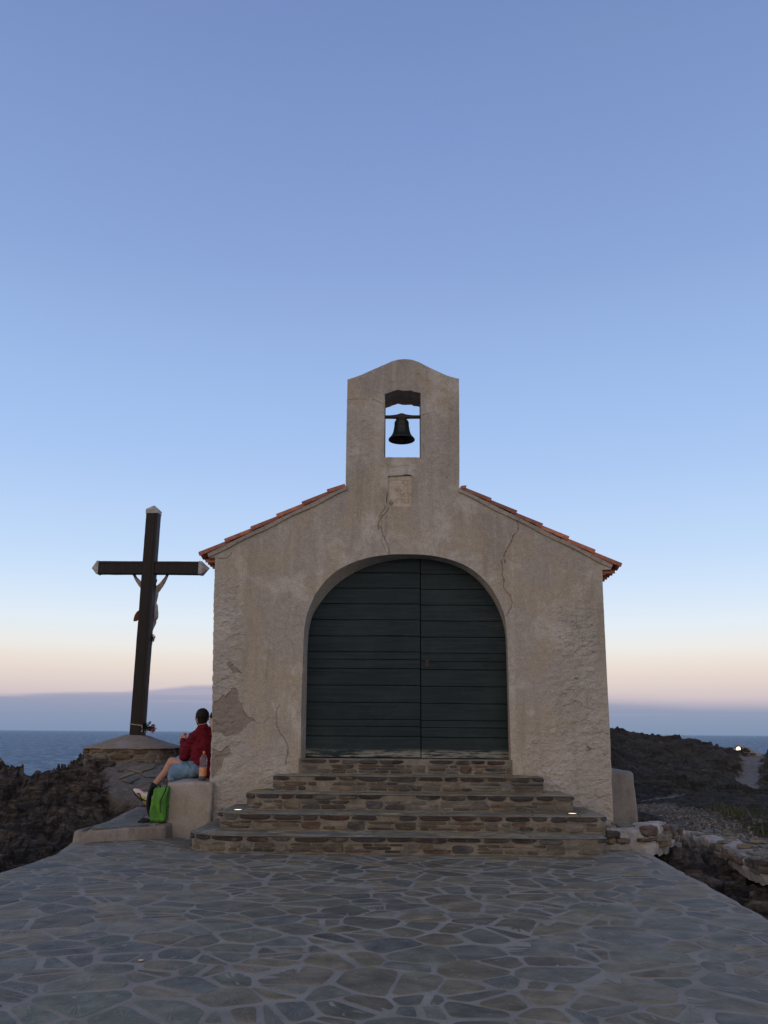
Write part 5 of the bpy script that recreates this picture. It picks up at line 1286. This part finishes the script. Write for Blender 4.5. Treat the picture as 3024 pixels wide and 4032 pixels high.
def flower(mb, c, r, m, seed, n=16):
    rg = np.random.default_rng(seed); c = np.array(c)
    for k in range(n):
        d = rg.normal(0, 1, 3); d /= np.linalg.norm(d); a = np.cross(d, [0, 0, 1.]) + 1e-3; a /= np.linalg.norm(a); b = np.cross(d, a); p = c + d * r * .25
        v = [p, p + d * r * .6 + a * r * .45, p + d * r * 1.0 + a * r * .2 + b * r * .15, p + d * r * .95 - a * r * .25 - b * r * .1, p + d * r * .55 - a * r * .45, p + d * r * .6 + b * r * .18]
        mb.add(v, [(0, 1, 5), (1, 2, 5), (2, 3, 5), (3, 4, 5), (4, 0, 5)], m)
def bouquet(name, label, base, stems, seed):
    t = thing(name, label, 'flowers', base[0]); rg = np.random.default_rng(seed)
    st = MB(); fl = MB()
    for (p, q, r, m) in stems:
        p = np.array(p); q = np.array(q); mid = (p + q) / 2 + rg.normal(0, .01, 3); st.tube([p, mid, q], .004, 5)
        for k in range(4):
            b = p + (q - p) * rg.uniform(.2, .9); d = rg.normal(0, 1, 3); d /= np.linalg.norm(d); e = np.cross(d, rg.normal(0, 1, 3)); e /= np.linalg.norm(e)
            st.add([b, b + d * .03 + e * .012, b + d * .055, b + d * .03 - e * .012], [(0, 1, 2, 3)])
        if r: flower(fl, q, r, m, seed + int(q[0] * 100) % 50)
    st.build('stems', M_leaf, t); fl.build('blossoms', [M_petal, M_pink, M_dry], t); return t
g = lambda x, y, dy=0: PY(x, y, 14.5 + dy)
F = lambda x, y: (500 + x / 8.295, 2820 + y / 8.295)
st = []; root_ = g(*F(540, 360))
for (x, y, r, m) in [(615, 255, .034, 0), (755, 225, .026, 2), (740, 200, .018, 2), (860, 335, .036, 0), (885, 400, .04, 1), (800, 400, .04, 0), (770, 430, .034, 0), (835, 480, .032, 1), (870, 440, .03, 0), (640, 430, .032, 2), (575, 500, .024, 2), (640, 475, .022, 2), (700, 400, .028, 2), (820, 370, .03, 0)]:
    st.append((root_ + np.array([rng.uniform(-.02, .02), 0, rng.uniform(-.03, .02)]), g(*F(x, y), rng.uniform(-.04, .06)), r, m))
for k in range(7): st.append((root_, g(*F(rng.uniform(560, 720), rng.uniform(300, 420)), rng.uniform(-.05, .05)), 0, 0))
bq = bouquet('flower_bunch', 'withering bunch of crimson and pale flowers bound low on the wooden cross with twine', [root_], st, 5)
mb = MB(); a = PY(509, 2849.5, YC - .01); b = PY(557, 2856, YC - .01); c = b + [.012, TH + .02, 0]; d = a + [-.01, TH + .02, 0]
mb.tube([a, (a + b) / 2 + [0, -.004, -.004], b, (b + c) / 2, c, d, a], .007, 6); mb.tube([b + [.005, .01, 0], b + [.015, .02, -.06], b + [.012, .01, -.11]], .008, 5); mb.tube([b, root_, root_ + [.03, 0, -.03]], .008, 5)
mb.build('twine', M_rope, bq)
g2 = lambda x, y, dy=0: PY(540 + x / 6.7, 2230 + y / 6.7, 14.62 + dy); r0 = g2(330, 1950)
st = [(r0, g2(x, y, rng.uniform(-.03, .03)), r, m) for x, y, r, m in [(415, 1850, .035, 0), (440, 1890, .034, 0), (430, 1930, .034, 0), (400, 1960, .03, 1), (345, 2010, .03, 0), (365, 2045, .024, 0), (340, 2090, .024, 0), (410, 1830, .022, 1)]]
bouquet('flower_bunch', 'small dark red flowers tucked behind the cross at the feet of the carved figure', [r0], st, 15)

# ================================================================== BOTTLE, BACKPACK
def build_bottle():
    z0 = zb_ + .002; p = PZ(797, 3072, z0); H = PY(804, 2958, p[1])[2] - z0; t = thing('plastic_bottle', 'ribbed clear soft drink bottle with orange cap and label standing on the bench', 'bottle', p)
    k = H / .36; R = .049 * k
    prof = [(.001, .004), (R * .7, 0), (R * .95, .006), (R, .02 * k), (R, .05 * k), (R * .97, .055 * k), (R * .97, .155 * k), (R, .16 * k), (R * .98, .172 * k), (R * .90, .188 * k), (R * .97, .20 * k), (R * .91, .212 * k), (R * .99, .225 * k), (R * .92, .238 * k), (R * 1.0, .252 * k), (R * .96, .268 * k), (R * .82, .285 * k), (R * .6, .305 * k), (R * .36, .325 * k), (R * .30, .333 * k), (R * .30, .338 * k)]
    mb = MB(); mb.lathe(prof, p, 32); mb.build('bottle_body', M_pet, t, smooth=True)
    mb = MB(); mb.lathe([(.001, .006), (R * .68, .005), (R * .92, .01), (R * .96, .05 * k), (R * .93, .058 * k), (R * .93, .12 * k), (.001, .12 * k)], p, 28); mb.build('drink', M_soda, t, smooth=True)
    mb = MB(); mb.lathe([(R * 1.01, .054 * k), (R * 1.015, .056 * k), (R * 1.015, .158 * k), (R * 1.01, .160 * k)], p, 40); lab = mb.build('paper_label', M_labelp, t, smooth=True)
    def patch(a0, a1, z0_, z1_, pts, name, m, off=1.03):
        mb = MB(); V = [(p[0] + R * off * math.cos(a0 + (a1 - a0) * u), p[1] + R * off * math.sin(a0 + (a1 - a0) * u), p[2] + (z0_ + (z1_ - z0_) * v) * k) for u, v in pts]; mb.add(V, [tuple(range(len(V)))]); return mb.build(name, m, lab)
    A = -math.pi / 2
    patch(A - .75, A + 1.0, .095, .145, [(.05, .2), (0, .45), (.15, .55), (.1, .75), (.3, .8), (.38, 1), (.55, .85), (.7, .95), (.75, .7), (.95, .65), (.9, .4), (1, .2), (.75, .1), (.5, 0), (.25, .08)], 'blue_splash', M_bluep)
    patch(A - .2, A + .55, .066, .088, [(0, .3), (.3, 1), (.7, .9), (1, .5), (.7, 0), (.3, .05)], 'green_fruit', M_greenp)
    patch(A - 1.2, A - .95, .07, .125, [(0, 0), (1, 0), (1, 1), (0, 1)], 'barcode_panel', M_white)
    mb = MB(); mb.lathe([(R * .34, .333 * k), (R * .36, .335 * k), (R * .36, .357 * k), (R * .33, .36 * k), (.001, .36 * k)], p, 24); mb.build('screw_cap', M_orange, t, smooth=True)
build_bottle()

def build_pack():
    z0 = zl_ + .014; c = PZ(631, 3236, z0); Y = c[1]; t = thing('backpack', 'bright green backpack with black straps upright on the slabs against the bench', 'backpack', c)
    top = PY(631, 3093, Y)[2]; H = top - z0; xl = PY(598.5, 3170, Y)[0]; xr = PY(660, 3170, Y)[0]; w = (xr - xl) / 2; D = .13
    def T(m):
        o = m.copy(); u = m[:, 0] / w; v = m[:, 2] / H; o[:, 0] = (xl + xr) / 2 + m[:, 0] * (1.0 - .06 * (v > .7) - .0 * v) + .012 * v; o[:, 1] = Y + .02 + m[:, 1] * (1 - .25 * sst(v, .6, 1)); o[:, 2] = z0 + m[:, 2] - .02 * sst(v, .85, 1.) * (1 - u) * .5
        o = o + vecnoise(o, 8, 4, 2) * .024 * sst(v, 0, .12)[:, None]; return o
    mb = MB(); mb.rbox((0, 0, H / 2), (w, D, H / 2), .035, .012, 0, 1, T); mb.build('fabric_body', M_pack, t, smooth=True)
    G = lambda x, y, Yv: PY(500 + x / 7.9, 3000 + y / 7.9, Yv)
    def strap(pts, Yv, wd, name='strap', th=.004, dirv=(0, 1, 0)):
        P = np.array([G(x, y, Yv + (q[0] if q else 0)) for (x, y, *q) in pts]); P = resample(P, 24); mb = MB(); A = []
        for i in range(len(P)):
            tt = P[min(i + 1, len(P) - 1)] - P[max(i - 1, 0)]; tt /= np.linalg.norm(tt); s = np.array(dirv, float); s -= tt * (s @ tt); s /= np.linalg.norm(s); n = np.cross(tt, s)
            A.append([P[i] + s * wd + n * th, P[i] + s * wd - n * th, P[i] - s * wd - n * th, P[i] - s * wd + n * th])
        mb.grid(np.array(A).transpose(1, 0, 2), closed_u=True); mb.add(A[0], [(0, 1, 2, 3)]); mb.add(A[-1], [(3, 2, 1, 0)]); return mb.build(name, M_black, t)
    strap([(800, 760), (745, 830), (700, 960), (660, 1120), (648, 1300), (660, 1470), (700, 1620), (750, 1740), (800, 1800)], Y - .02, .016, th=.013, dirv=(.3, .9, 0))
    strap([(820, 780), (770, 900), (720, 1100), (700, 1300), (725, 1450), (765, 1560), (800, 1650)], Y + .06, .016, th=.012, dirv=(.3, .9, 0))
    strap([(800, 1790), (700, 1800), (600, 1790), (520, 1810), (430, 1850), (350, 1858)], Y - .1, .015, 'loose_strap', .003, (0, .6, .8)); strap([(700, 1790), (600, 1830), (520, 1870), (505, 1930), (490, 1990), (470, 2075)], Y - .14, .004, 'loose_strap', .013, (0, 1, 0))
    strap([(690, 1850), (560, 1870), (470, 1850), (440, 1800), (520, 1770), (640, 1780)], Y - .08, .006, 'loose_strap', .009, (0, .6, .8))
    mb = MB(); P = [G(x, y, Y - D - .012 + d) for x, y, d in [(1225, 745, .03), (1200, 880, .0), (1140, 1010, -.004), (1080, 1130, -.006), (1035, 1260, -.006), (1030, 1400, -.006), (1035, 1580, -.005)]]; mb.tube(P, [.008, .009, .008, .007, .006, .006, .004], 6); mb.build('zip_piping', M_black, t)
    mb = MB(); mb.tube([G(860, 740, Y), G(900, 722, Y), G(980, 712, Y), G(1050, 725, Y), G(1040, 775, Y - .03), G(960, 790, Y - .04), G(880, 760, Y - .02)], .008, 6); mb.build('carry_handle', M_black, t)
    mb = MB(); P = [G(x, y, Y - D - .012) for x, y in [(1290, 1380), (1240, 1400), (1235, 1600), (1240, 1750)]]; mb.tube(P, .004, 6); mb.build('pocket_seam', M_black, t)
build_pack()

# ================================================================== PEOPLE
def frame(f, up=(0, 0, 1)):
    f = np.array(f, float); f /= np.linalg.norm(f); r = np.cross(f, up); r /= np.linalg.norm(r); return f, r, np.cross(r, f)
def add_head(mb, c, f, up=(0, 0, 1), k=1.):
    """skull, jaw, nose, lips, brow, ears as overlapping forms; c = centre of the skull"""
    f, r, u = frame(f, up); q = lambda a, b, d: np.array(c) + (f * a + r * b + u * d) * k; cp_ = mb.capsule
    cp_(q(-.022, 0, .012), q(.022, 0, .012), .084 * k, .078 * k, 18); cp_(q(.0, 0, .03), q(.012, 0, -.035), .08 * k, .066 * k, 16); cp_(q(.035, 0, -.04), q(.052, 0, -.082), .056 * k, .032 * k, 14)
    for s in (-1, 1): cp_(q(.0, s * .05, -.05), q(.05, s * .014, -.09), .028 * k, .024 * k, 10); cp_(q(-.004, s * .079, -.008), q(-.010, s * .086, -.034), .015 * k, .010 * k, 10, ); cp_(q(-.012, s * .086, .008), q(-.002, s * .083, -.002), .013 * k, .011 * k, 8); cp_(q(.085, s * .018, .012), q(.078, s * .042, .010), .010 * k, .009 * k, 8); cp_(q(.068, s * .045, -.028), q(.055, s * .055, -.03), .016 * k, .018 * k, 8)
    cp_(q(.092, 0, .0), q(.110, 0, -.034), .009 * k, .012 * k, 8); cp_(q(.098, -.011, -.04), q(.098, .011, -.04), .008 * k, .008 * k, 8); cp_(q(.086, -.02, -.062), q(.086, .02, -.062), .0085 * k, .0085 * k, 8); cp_(q(.078, -.012, -.088), q(.078, .012, -.088), .014 * k, .014 * k, 8)
def add_face(c, f, parent, k=1., up=(0, 0, 1)):
    f, r, u = frame(f, up); q = lambda a, b, d: np.array(c) + (f * a + r * b + u * d) * k
    for s in (-1, 1):
        mb = MB(); mb.ball(q(.080, s * .031, -.006), (.011 * k,) * 3, 10, 6, 0); e = mb.build('eye', M_white, parent, smooth=True)
        mb = MB(); mb.ball(q(.089, s * .031, -.006), (.0052 * k,) * 3, 8, 5, 0); mb.build('iris', M_hair, e)
        mb = MB(); mb.tube([q(.088, s * .015, .016), q(.092, s * .03, .021), q(.083, s * .048, .015)], .0042 * k, 6); mb.build('eyebrow', M_hair, parent)
    mb = MB(); mb.tube([q(.089, -.023, -.061), q(.097, 0, -.058), q(.089, .023, -.061)], [.004, .006, .004], 8); mb.tube([q(.088, -.02, -.066), q(.094, 0, -.068), q(.088, .02, -.066)], [.004, .006, .004], 8); mb.build('lips', flat('lips', (.33, .12, .10), .5), parent, smooth=True)
def add_hand(mb, w, d, n, side=1, curl=.8, k=1., spread=.12):
    """w wrist, d pointing along the hand, n out of the back of the hand; five separate bent fingers"""
    d = np.array(d, float); d /= np.linalg.norm(d); n = np.array(n, float); n -= d * (n @ d); n /= np.linalg.norm(n); s = np.cross(d, n) * side; w = np.array(w); cp_ = mb.capsule
    for i, (off, Lm, L) in enumerate([(.030, .085, (.040, .026, .020)), (.010, .090, (.045, .030, .022)), (-.010, .085, (.041, .028, .021)), (-.029, .078, (.032, .021, .018))]):
        base = w + s * off * .55 * k; kn = w + (d * Lm + s * off) * k; cp_(base, kn, .017 * k, .0115 * k, 8); p = kn; a = .35 + curl * .35; fd = d + s * off * spread * 20 * .1
        for j, l in enumerate(L):
            ang = a if j == 0 else a + curl * .95 * j; v = fd * math.cos(ang) - n * math.sin(ang); q = p + v / np.linalg.norm(v) * l * k; r0 = (.0098, .0088, .0078)[j] * k; cp_(p, q, r0, r0 * .9, 8); p = q
    b = w + (d * .022 + s * .022) * k; m = b + (d * .030 + s * .030 - n * .012) * k; e = m + (d * .030 + s * .006 - n * .018) * k; g_ = e + (d * .020 - s * .010 - n * .012) * k
    cp_(b, m, .016 * k, .0125 * k, 8); cp_(m, e, .011 * k, .010 * k, 8); cp_(e, g_, .0098 * k, .008 * k, 8)

def build_man():
    Y = 11.6; g = lambda x, y, dy=0.: PY(x, y, Y + dy)
    hip = g(775, 3030, .05); t = thing('person', 'man in dark red jumper and denim shorts sitting on the bench, his back turned', 'person', hip)
    Hc = g(796, 2824, .02); hf = (-.32, .94, -.05)
    kneeL = g(688, 3043, -.02); kneeR = g(676, 2999, .30); anR = g(603, 3094, .12); anL = g(648, 3170, .08)
    # --- body
    mb = MB(); cp_ = mb.capsule; add_head(mb, Hc, hf)
    cp_(g(797, 2838, .0), g(800, 2878, .02), .055, .064); cp_(g(800, 2895, .03), g(800, 2940, .03), .12, .12, 14, (1.1, .8, 1)); cp_(g(800, 2940, .03), g(795, 3010, .05), .12, .12, 14, (1.1, .85, 1)); cp_(g(790, 3020, .05), g(770, 3030, .08), .12, .12)
    shL = g(763, 2905, .0); elL = g(727, 2976, .10); wrL = g(722, 2918, .26); shR = g(838, 2903, .04); elR = g(830, 2990, .22); wrR = g(735, 2985, .36)
    cp_(g(800, 2900, .03), shL, .07, .055); cp_(shL, elL, .05, .04); cp_(elL, wrL, .038, .027); cp_(g(800, 2900, .03), shR, .07, .055); cp_(shR, elR, .05, .04); cp_(elR, wrR, .038, .027)
    add_hand(mb, wrL, (g(718, 2895, .27) - wrL), (-.5, -.8, .2), 1, 1.35, .93); add_hand(mb, wrR, (g(712, 2984, .34) - wrR), (0, -.3, .95), -1, .5, .93)
    cp_(g(765, 3034, -.03), kneeL, .092, .062); cp_(kneeL, (kneeL + anL) / 2 + [.025, 0, .03], .06, .055); cp_((kneeL + anL) / 2 + [.025, 0, .03], anL, .054, .036)
    cp_(g(775, 3025, .14), kneeR, .09, .062); mid = (kneeR * .62 + anR * .38); cp_(kneeR, mid + [.02, 0, -.012], .058, .055); cp_(mid + [.02, 0, -.012], anR, .053, .036); cp_(anR, g(594, 3125, .12), .035, .033)
    for a, b in ((g(598, 3130, .11), g(540, 3122, .07)), (anL + [0, 0, -.04], anL + [-.17, .03, -.08])): cp_(a, b, .034, .026)
    organic('body', mb, M_skin, t, .0062, 3)
    add_face(Hc, hf, t)
    # --- hair: cropped, to the nape
    f, r, u = frame(hf); q = lambda a, b, d: Hc + f * a + r * b + u * d; mb = MB(); cp_ = mb.capsule
    cp_(q(-.026, 0, .026), q(.022, 0, .040), .0905, .083, 18); cp_(q(-.03, 0, .02), q(-.028, 0, -.045), .084, .062, 16); cp_(q(.04, 0, .05), q(.05, 0, .055), .055, .05, 12)
    organic('hair', mb, M_hair, t, .007, 1, lambda w: fbm(w * 60, 3) * .0045 + np.maximum(fbm(w * 28, 2), 0) * .008)
    mb = MB(); cp_ = mb.capsule
    for s in (-1, 1): cp_(q(.01, s * .073, -.03), q(.045, s * .050, -.078), .012, .016)
    cp_(q(.05, .045, -.085), q(.075, 0, -.098), .018, .02); cp_(q(.05, -.045, -.085), q(.075, 0, -.098), .018, .02); organic('beard', mb, M_hair, t, .007, 1)
    # --- jumper
    mb = MB(); cp_ = mb.capsule
    cp_(g(801, 2908, .03), g(801, 2950, .02), .137, .150, 18, (1.08, .8, 1)); cp_(g(801, 2950, .02), g(797, 3005, .03), .150, .150, 18, (1.05, .9, 1)); cp_(g(797, 3005, .03), g(795, 3026, .05), .150, .135, 18, (1.0, .95, .9)); cp_(g(815, 2990, .03), g(822, 3035, .04), .12, .105, 16)
    cp_(g(799, 2872, .01), g(800, 2884, .02), .078, .098, 16); cp_(g(790, 2890, .02), shL, .088, .074, 14); cp_(g(810, 2890, .03), shR, .088, .074, 14)
    cp_(shL, (shL + elL) / 2, .076, .074, 14); cp_((shL + elL) / 2, elL, .074, .064, 14); cp_(elL, (elL + wrL) / 2, .060, .048, 14); cp_((elL + wrL) / 2, wrL, .047, .039, 14); cp_(shR, elR, .075, .062); cp_(elR, wrR, .058, .040)
    def fold(w): return fbm(w * np.array([8, 8, 17]), 3, 2, .55, True) * .016 + fbm(w * 26, 2, 5) * .004
    ju = organic('jumper', mb, M_jumper, t, .0085, 3, fold)
    mb = MB(); th = np.linspace(0, 2 * math.pi, 22); cc = g(798, 2868, .01)
    mb.tube([cc + np.array([math.cos(a) * .070, math.sin(a) * .066, .012 * math.sin(a + 2.2) - .004]) for a in th], .017, 8, caps=False); mb.build('collar', M_jumper, ju, smooth=True)
    mb = MB(); P = [g(x, y, d) for x, y, d in [(733, 2997, -.13), (746, 3017, -.14), (760, 3038, -.14), (778, 3056, -.12)]]; mb.tube(P, .011, 8, squash=.5); mb.build('shirt_hem', M_greenshirt, t, smooth=True)
    # --- shorts
    mb = MB(); cp_ = mb.capsule
    cp_(g(788, 3030, .02), g(762, 3028, .06), .125, .13, 16, (1, 1, .82)); cp_(g(762, 3031, -.03), g(720, 3035, -.03), .118, .108, 16, (1, 1, .92)); cp_(g(720, 3035, -.03), g(697, 3040, -.02), .108, .104, 16); cp_(g(775, 3024, .14), g(712, 3002, .32), .11, .088, 16)
    cp_(g(690, 3046, -.02), g(683, 3058, -.02), .085, .072, 14)
    organic('shorts', mb, M_denim, t, .009, 2, lambda w: fbm(w * np.array([11, 11, 8]), 3, 4, .5, True) * .014)
    # --- socks and shoes
    def shoe(heel, toe, up, name='shoe'):
        heel = np.array(heel); toe = np.array(toe); d = toe - heel; L = np.linalg.norm(d); d /= L; up = np.array(up, float); up -= d * (up @ d); up /= np.linalg.norm(up); s = np.cross(d, up)
        Q = lambda a, b, c: heel + d * a * L + up * b + s * c; mb = MB(); cp_ = mb.capsule
        cp_(Q(.10, .05, 0), Q(.14, .085, 0), .042, .040); cp_(Q(.12, .045, 0), Q(.5, .042, 0), .042, .044); cp_(Q(.3, .07, 0), Q(.5, .055, 0), .037, .034); cp_(Q(.5, .040, 0), Q(.80, .032, .004), .045, .040); cp_(Q(.80, .032, .004), Q(.93, .028, 0), .038, .024); cp_(Q(.06, .05, 0), Q(.05, .10, 0), .03, .022)
        o = organic(name, mb, M_shoe, t, .0065, 2)
        mb = MB(); A = []
        for a in np.linspace(-.02, 1.0, 16):
            w = .041 * (1 - max(0, (a - .75) / .25) ** 2 * .75) * (.88 + .14 * math.sin(max(0, a) * math.pi)); w = w if a > 0 else .028; zb = -.004 + .012 * max(0, a - .8) / .2
            A.append([Q(a, .022, -w), Q(a, zb, -w * 1.03), Q(a, zb, w * 1.03), Q(a, .022, w)])
        mb.grid(np.array(A).transpose(1, 0, 2), closed_u=True); mb.add(A[0], [(0, 1, 2, 3)]); mb.add(A[-1], [(3, 2, 1, 0)]); mb.build('rubber_sole', M_sole, o)
        def pat(pts, m, nm, sd, off=.003, thick=.0445):
            mb = MB(); F_ = [Q(a, b, sd * thick) for a, b in pts]; B_ = [Q(a, b, sd * (thick - .02)) for a, b in pts]; n = len(pts); mb.add(F_ + B_, [tuple(range(n)), tuple(range(2 * n - 1, n - 1, -1))] + [(i, i + n, (i + 1) % n + n, (i + 1) % n) for i in range(n)]); mb.build(nm, m, o)
        for sd in (-1, 1):
            pat([(.62, .045), (.78, .045), (.74, .06), (.64, .068)], M_red, 'red_flash', sd, thick=.046); pat([(.34, .03), (.46, .03), (.50, .08), (.40, .085)], M_neon, 'neon_panel', sd, thick=.0452)
            pat([(.16, .055), (.30, .036), (.50, .030), (.60, .045), (.62, .062), (.55, .054), (.48, .044), (.32, .048)], M_black, 'side_stripe', sd, thick=.0475); pat([(.05, .004), (.35, .004), (.32, .024), (.04, .024)], M_ochre, 'heel_foam', sd, thick=.0475)
        return o
    shoe(g(592, 3168, .08), g(523, 3112, .04), (-.45, -.35, .8)); shoe(anL + [.06, -.01, -.115], anL + [-.22, .04, -.12], (0, 0, 1))
    for a, b in ((anR + (kneeR - anR) * .02, g(594, 3130, .11)), (anL + [0, 0, .05], anL + [.0, 0, -.06])):
        mb = MB(); mb.capsule(a, b, .043, .047); organic('sock', mb, M_black, t, .008, 2)
build_man()

def build_companion():
    Y = 12.35; g = lambda x, y, dy=0.: PY(x, y, Y + dy); hip = g(852, 3015)
    t = thing('person', 'dark haired person almost hidden behind the chapel corner, hand raised to the face', 'person', hip); Hc = g(852, 2833); hf = (-.98, -.15, -.08)
    mb = MB(); cp_ = mb.capsule; add_head(mb, Hc, hf, k=.96); cp_(Hc + [.01, 0, -.06], Hc + [.02, 0, -.15], .05, .06); cp_(Hc + [.02, 0, -.24], g(855, 3000), .12, .12, 14, (.8, 1, 1)); cp_(g(855, 3000), hip, .12, .12)
    S = Hc + np.array([.02, 0, -.19]); hL = Hc + [-.085, -.075, -.045]
    eL_ = S + [-.12, -.17, -.20]; wL_ = Hc + [-.05, -.12, -.13]; cp_(S, S + [0, -.16, 0], .06, .05); cp_(S + [0, -.16, 0], eL_, .045, .036); cp_(eL_, wL_, .034, .025); add_hand(mb, wL_, hL - wL_ + np.array([0, .03, .02]), (-.3, -.9, .2), 1, 1.0, .85)
    eR_ = S + [.0, .2, -.26]; wR_ = S + [-.2, .15, -.33]; cp_(S, S + [0, .16, 0], .06, .05); cp_(S + [0, .16, 0], eR_, .045, .036); cp_(eR_, wR_, .034, .025); add_hand(mb, wR_, (-1, -.1, -.1), (0, 0, 1), -1, .5, .85)
    for dy in (-.1, .1):
        kn = hip + [-.42, dy, .02]; an = kn + [-.03, 0, -.42]; cp_(hip + [0, dy, 0], kn, .085, .058); cp_(kn, an, .055, .036); cp_(an, an + [-.16, 0, -.04], .035, .028)
    organic('body', mb, M_skin2, t, .0068, 3); add_face(Hc, hf, t, .96)
    f, r, u = frame(hf); q = lambda a, b, d: Hc + (f * a + r * b + u * d) * .96; mb = MB(); cp_ = mb.capsule
    cp_(q(-.03, 0, .02), q(.014, 0, .045), .092, .082, 18); cp_(q(-.04, 0, .0), q(-.05, 0, -.06), .085, .06); organic('hair', mb, M_hair, t, .008, 1, lambda w: fbm(w * 50, 3) * .005)
    mb = MB(); cp_ = mb.capsule; cp_(S + [0, 0, -.05], g(856, 2990), .145, .14, 16, (.85, 1.1, 1)); cp_(S, S + [0, -.17, -.01], .08, .066); cp_(S, S + [0, .17, -.01], .08, .066); cp_(S + [0, -.17, -.01], eL_, .062, .052); cp_(eL_, wL_, .05, .036); cp_(S + [0, .17, -.01], eR_, .062, .052); cp_(eR_, wR_, .05, .036); organic('dark_sweater', mb, flat('navy_knit', (.02, .02, .03), .95, .1, 30), t, .010, 2)
    mb = MB(); cp_ = mb.capsule
    for dy in (-.1, .1): kn = hip + [-.42, dy, .02]; an = kn + [-.03, 0, -.36]; cp_(hip + [0, dy, 0], kn, .105, .075); cp_(kn, an, .072, .055)
    organic('trousers', mb, flat('grey_cotton', (.06, .06, .065), .95, .1, 30), t, .011, 2)
build_companion()

# ================================================================== FLOODLIGHT AND ITS BLOCK
def build_flood():
    Y = 22.9; G = lambda x, y, dy=0.: PY(2850 + x / 9.53, 2900 + y / 9.53, Y + dy)
    out = [(430, 640), (470, 560), (560, 430), (630, 320), (660, 312), (780, 385), (900, 430), (1050, 450), (1130, 540), (1300, 600), (1480, 690), (1560, 760), (1400, 900), (600, 900), (470, 800)]
    c = G(950, 800); t = thing('mortar_block', 'small pointed block of pale mortar and dark stones beyond the pale path', 'block', c)
    mb = MB(); P = np.array([G(*p)[[0, 2]] for p in out]); P = densify(P, .04); P = P + np.stack([fbm(P3(P[:, 0] * 9, P[:, 1] * 9), 3), fbm(P3(P[:, 0] * 9, P[:, 1] * 9, 4), 3)], 1) * .02; n = len(P); A = np.zeros((n, 5, 3)); cen = P.mean(0)
    for j, (k, yy) in enumerate([(.97, 0), (1, .03), (1.02, .2), (1., .4), (.9, .45)]): A[:, j, 0] = cen[0] + (P[:, 0] - cen[0]) * k; A[:, j, 2] = cen[1] + (P[:, 1] - cen[1]) * k; A[:, j, 1] = Y + yy
    mb.grid(A, closed_u=True); mb.add(A[:, 0], [tuple(range(n))[::-1]]); mb.add(A[:, -1], [tuple(range(n))]); mb.build('mortar_body', M_whitemortar, t)
    mb = MB()
    for pts, col in (([(770, 410), (880, 430), (920, 480), (1000, 540), (1010, 580), (960, 590), (880, 570), (760, 570), (730, 520), (735, 460)], (.025, .027, .032)), ([(600, 610), (700, 600), (850, 605), (940, 605), (910, 680), (830, 710), (650, 705), (600, 670)], (.05, .04, .036)), ([(985, 620), (1060, 630), (1120, 610), (1220, 650), (1230, 685), (1100, 680), (990, 695)], (.05, .04, .045))):
        F_ = [G(x, y, -.03) for x, y in pts]; B_ = [G(x, y, .05) for x, y in pts]; ce = sum(F_) / len(F_); I_ = [ce + (f - ce) * .75 + [0, -.015, 0] for f in F_]; n = len(pts); mb.add(I_ + F_ + B_, [tuple(range(n))[::-1]] + [(i, i + n, (i + 1) % n + n, (i + 1) % n) for i in range(n)] + [(i + n, i + 2 * n, (i + 1) % n + 2 * n, (i + 1) % n + n) for i in range(n)], 0, col)
    mb.build('dark_stone', M_stone, t)
    c = G(545, 490, -.12); ax = np.array([-.86, -.42, .30]); ax /= np.linalg.norm(ax); f, r, u = frame(ax); R = .078
    t = thing('floodlight', 'round lit floodlight leaning against the far mortar block, facing left', 'lamp', c)
    def disc(prof, name, m):
        mb = MB(); A = [[c + ax * z + (r * math.cos(a) + u * math.sin(a)) * rr for a in np.linspace(0, 2 * math.pi, 28, endpoint=False)] for rr, z in prof]; mb.grid(np.array(A).transpose(1, 0, 2), closed_u=True); return mb.build(name, m, t, smooth=True)
    disc([(.001, -.12), (.05, -.12), (.09, -.06), (R + .01, -.02), (R + .014, .012), (R, .014), (R - .003, .0)], 'housing', M_black); disc([(R - .004, .004), (R * .5, .008), (.001, .009)], 'lens', M_lampW)
    mb = MB(); mb.tube([c + r * (R + .02), c + r * (R + .03) - ax * .1 + [0, 0, -.1], c - ax * .1 + [0, 0, -.16]], .01, 6); mb.tube([c - r * (R + .02), c - r * (R + .03) - ax * .1 + [0, 0, -.1], c - ax * .1 + [0, 0, -.16]], .01, 6); mb.build('bracket', M_iron, t)
    l = bpy.data.lights.new('floodlight_beam', 'SPOT'); l.energy = 3.5; l.color = (1, .62, .32); l.spot_size = R_(140); l.shadow_soft_size = .06; o = bpy.data.objects.new('floodlight_beam', l); scn.collection.objects.link(o); o.parent = t
    o.location = ax * .05; o.rotation_euler = Vector(ax).to_track_quat('-Z', 'Y').to_euler()
build_flood()

# ---- a cigarette end dropped on the paving
p = PZ(553, 3783, .008); t = thing('cigarette_butt', 'tiny pale cigarette end lying on the paving left of the middle foreground', 'litter', p)
mb = MB(); mb.tube([p + [-.011, -.002, .003], p + [.011, .003, .003]], .0028, 8); mb.build('paper_tube', M_white, t)
mb = MB(); mb.tube([p + [.011, .003, .003], p + [.018, .005, .003]], .0029, 8); mb.build('filter_tip', M_orange, t)
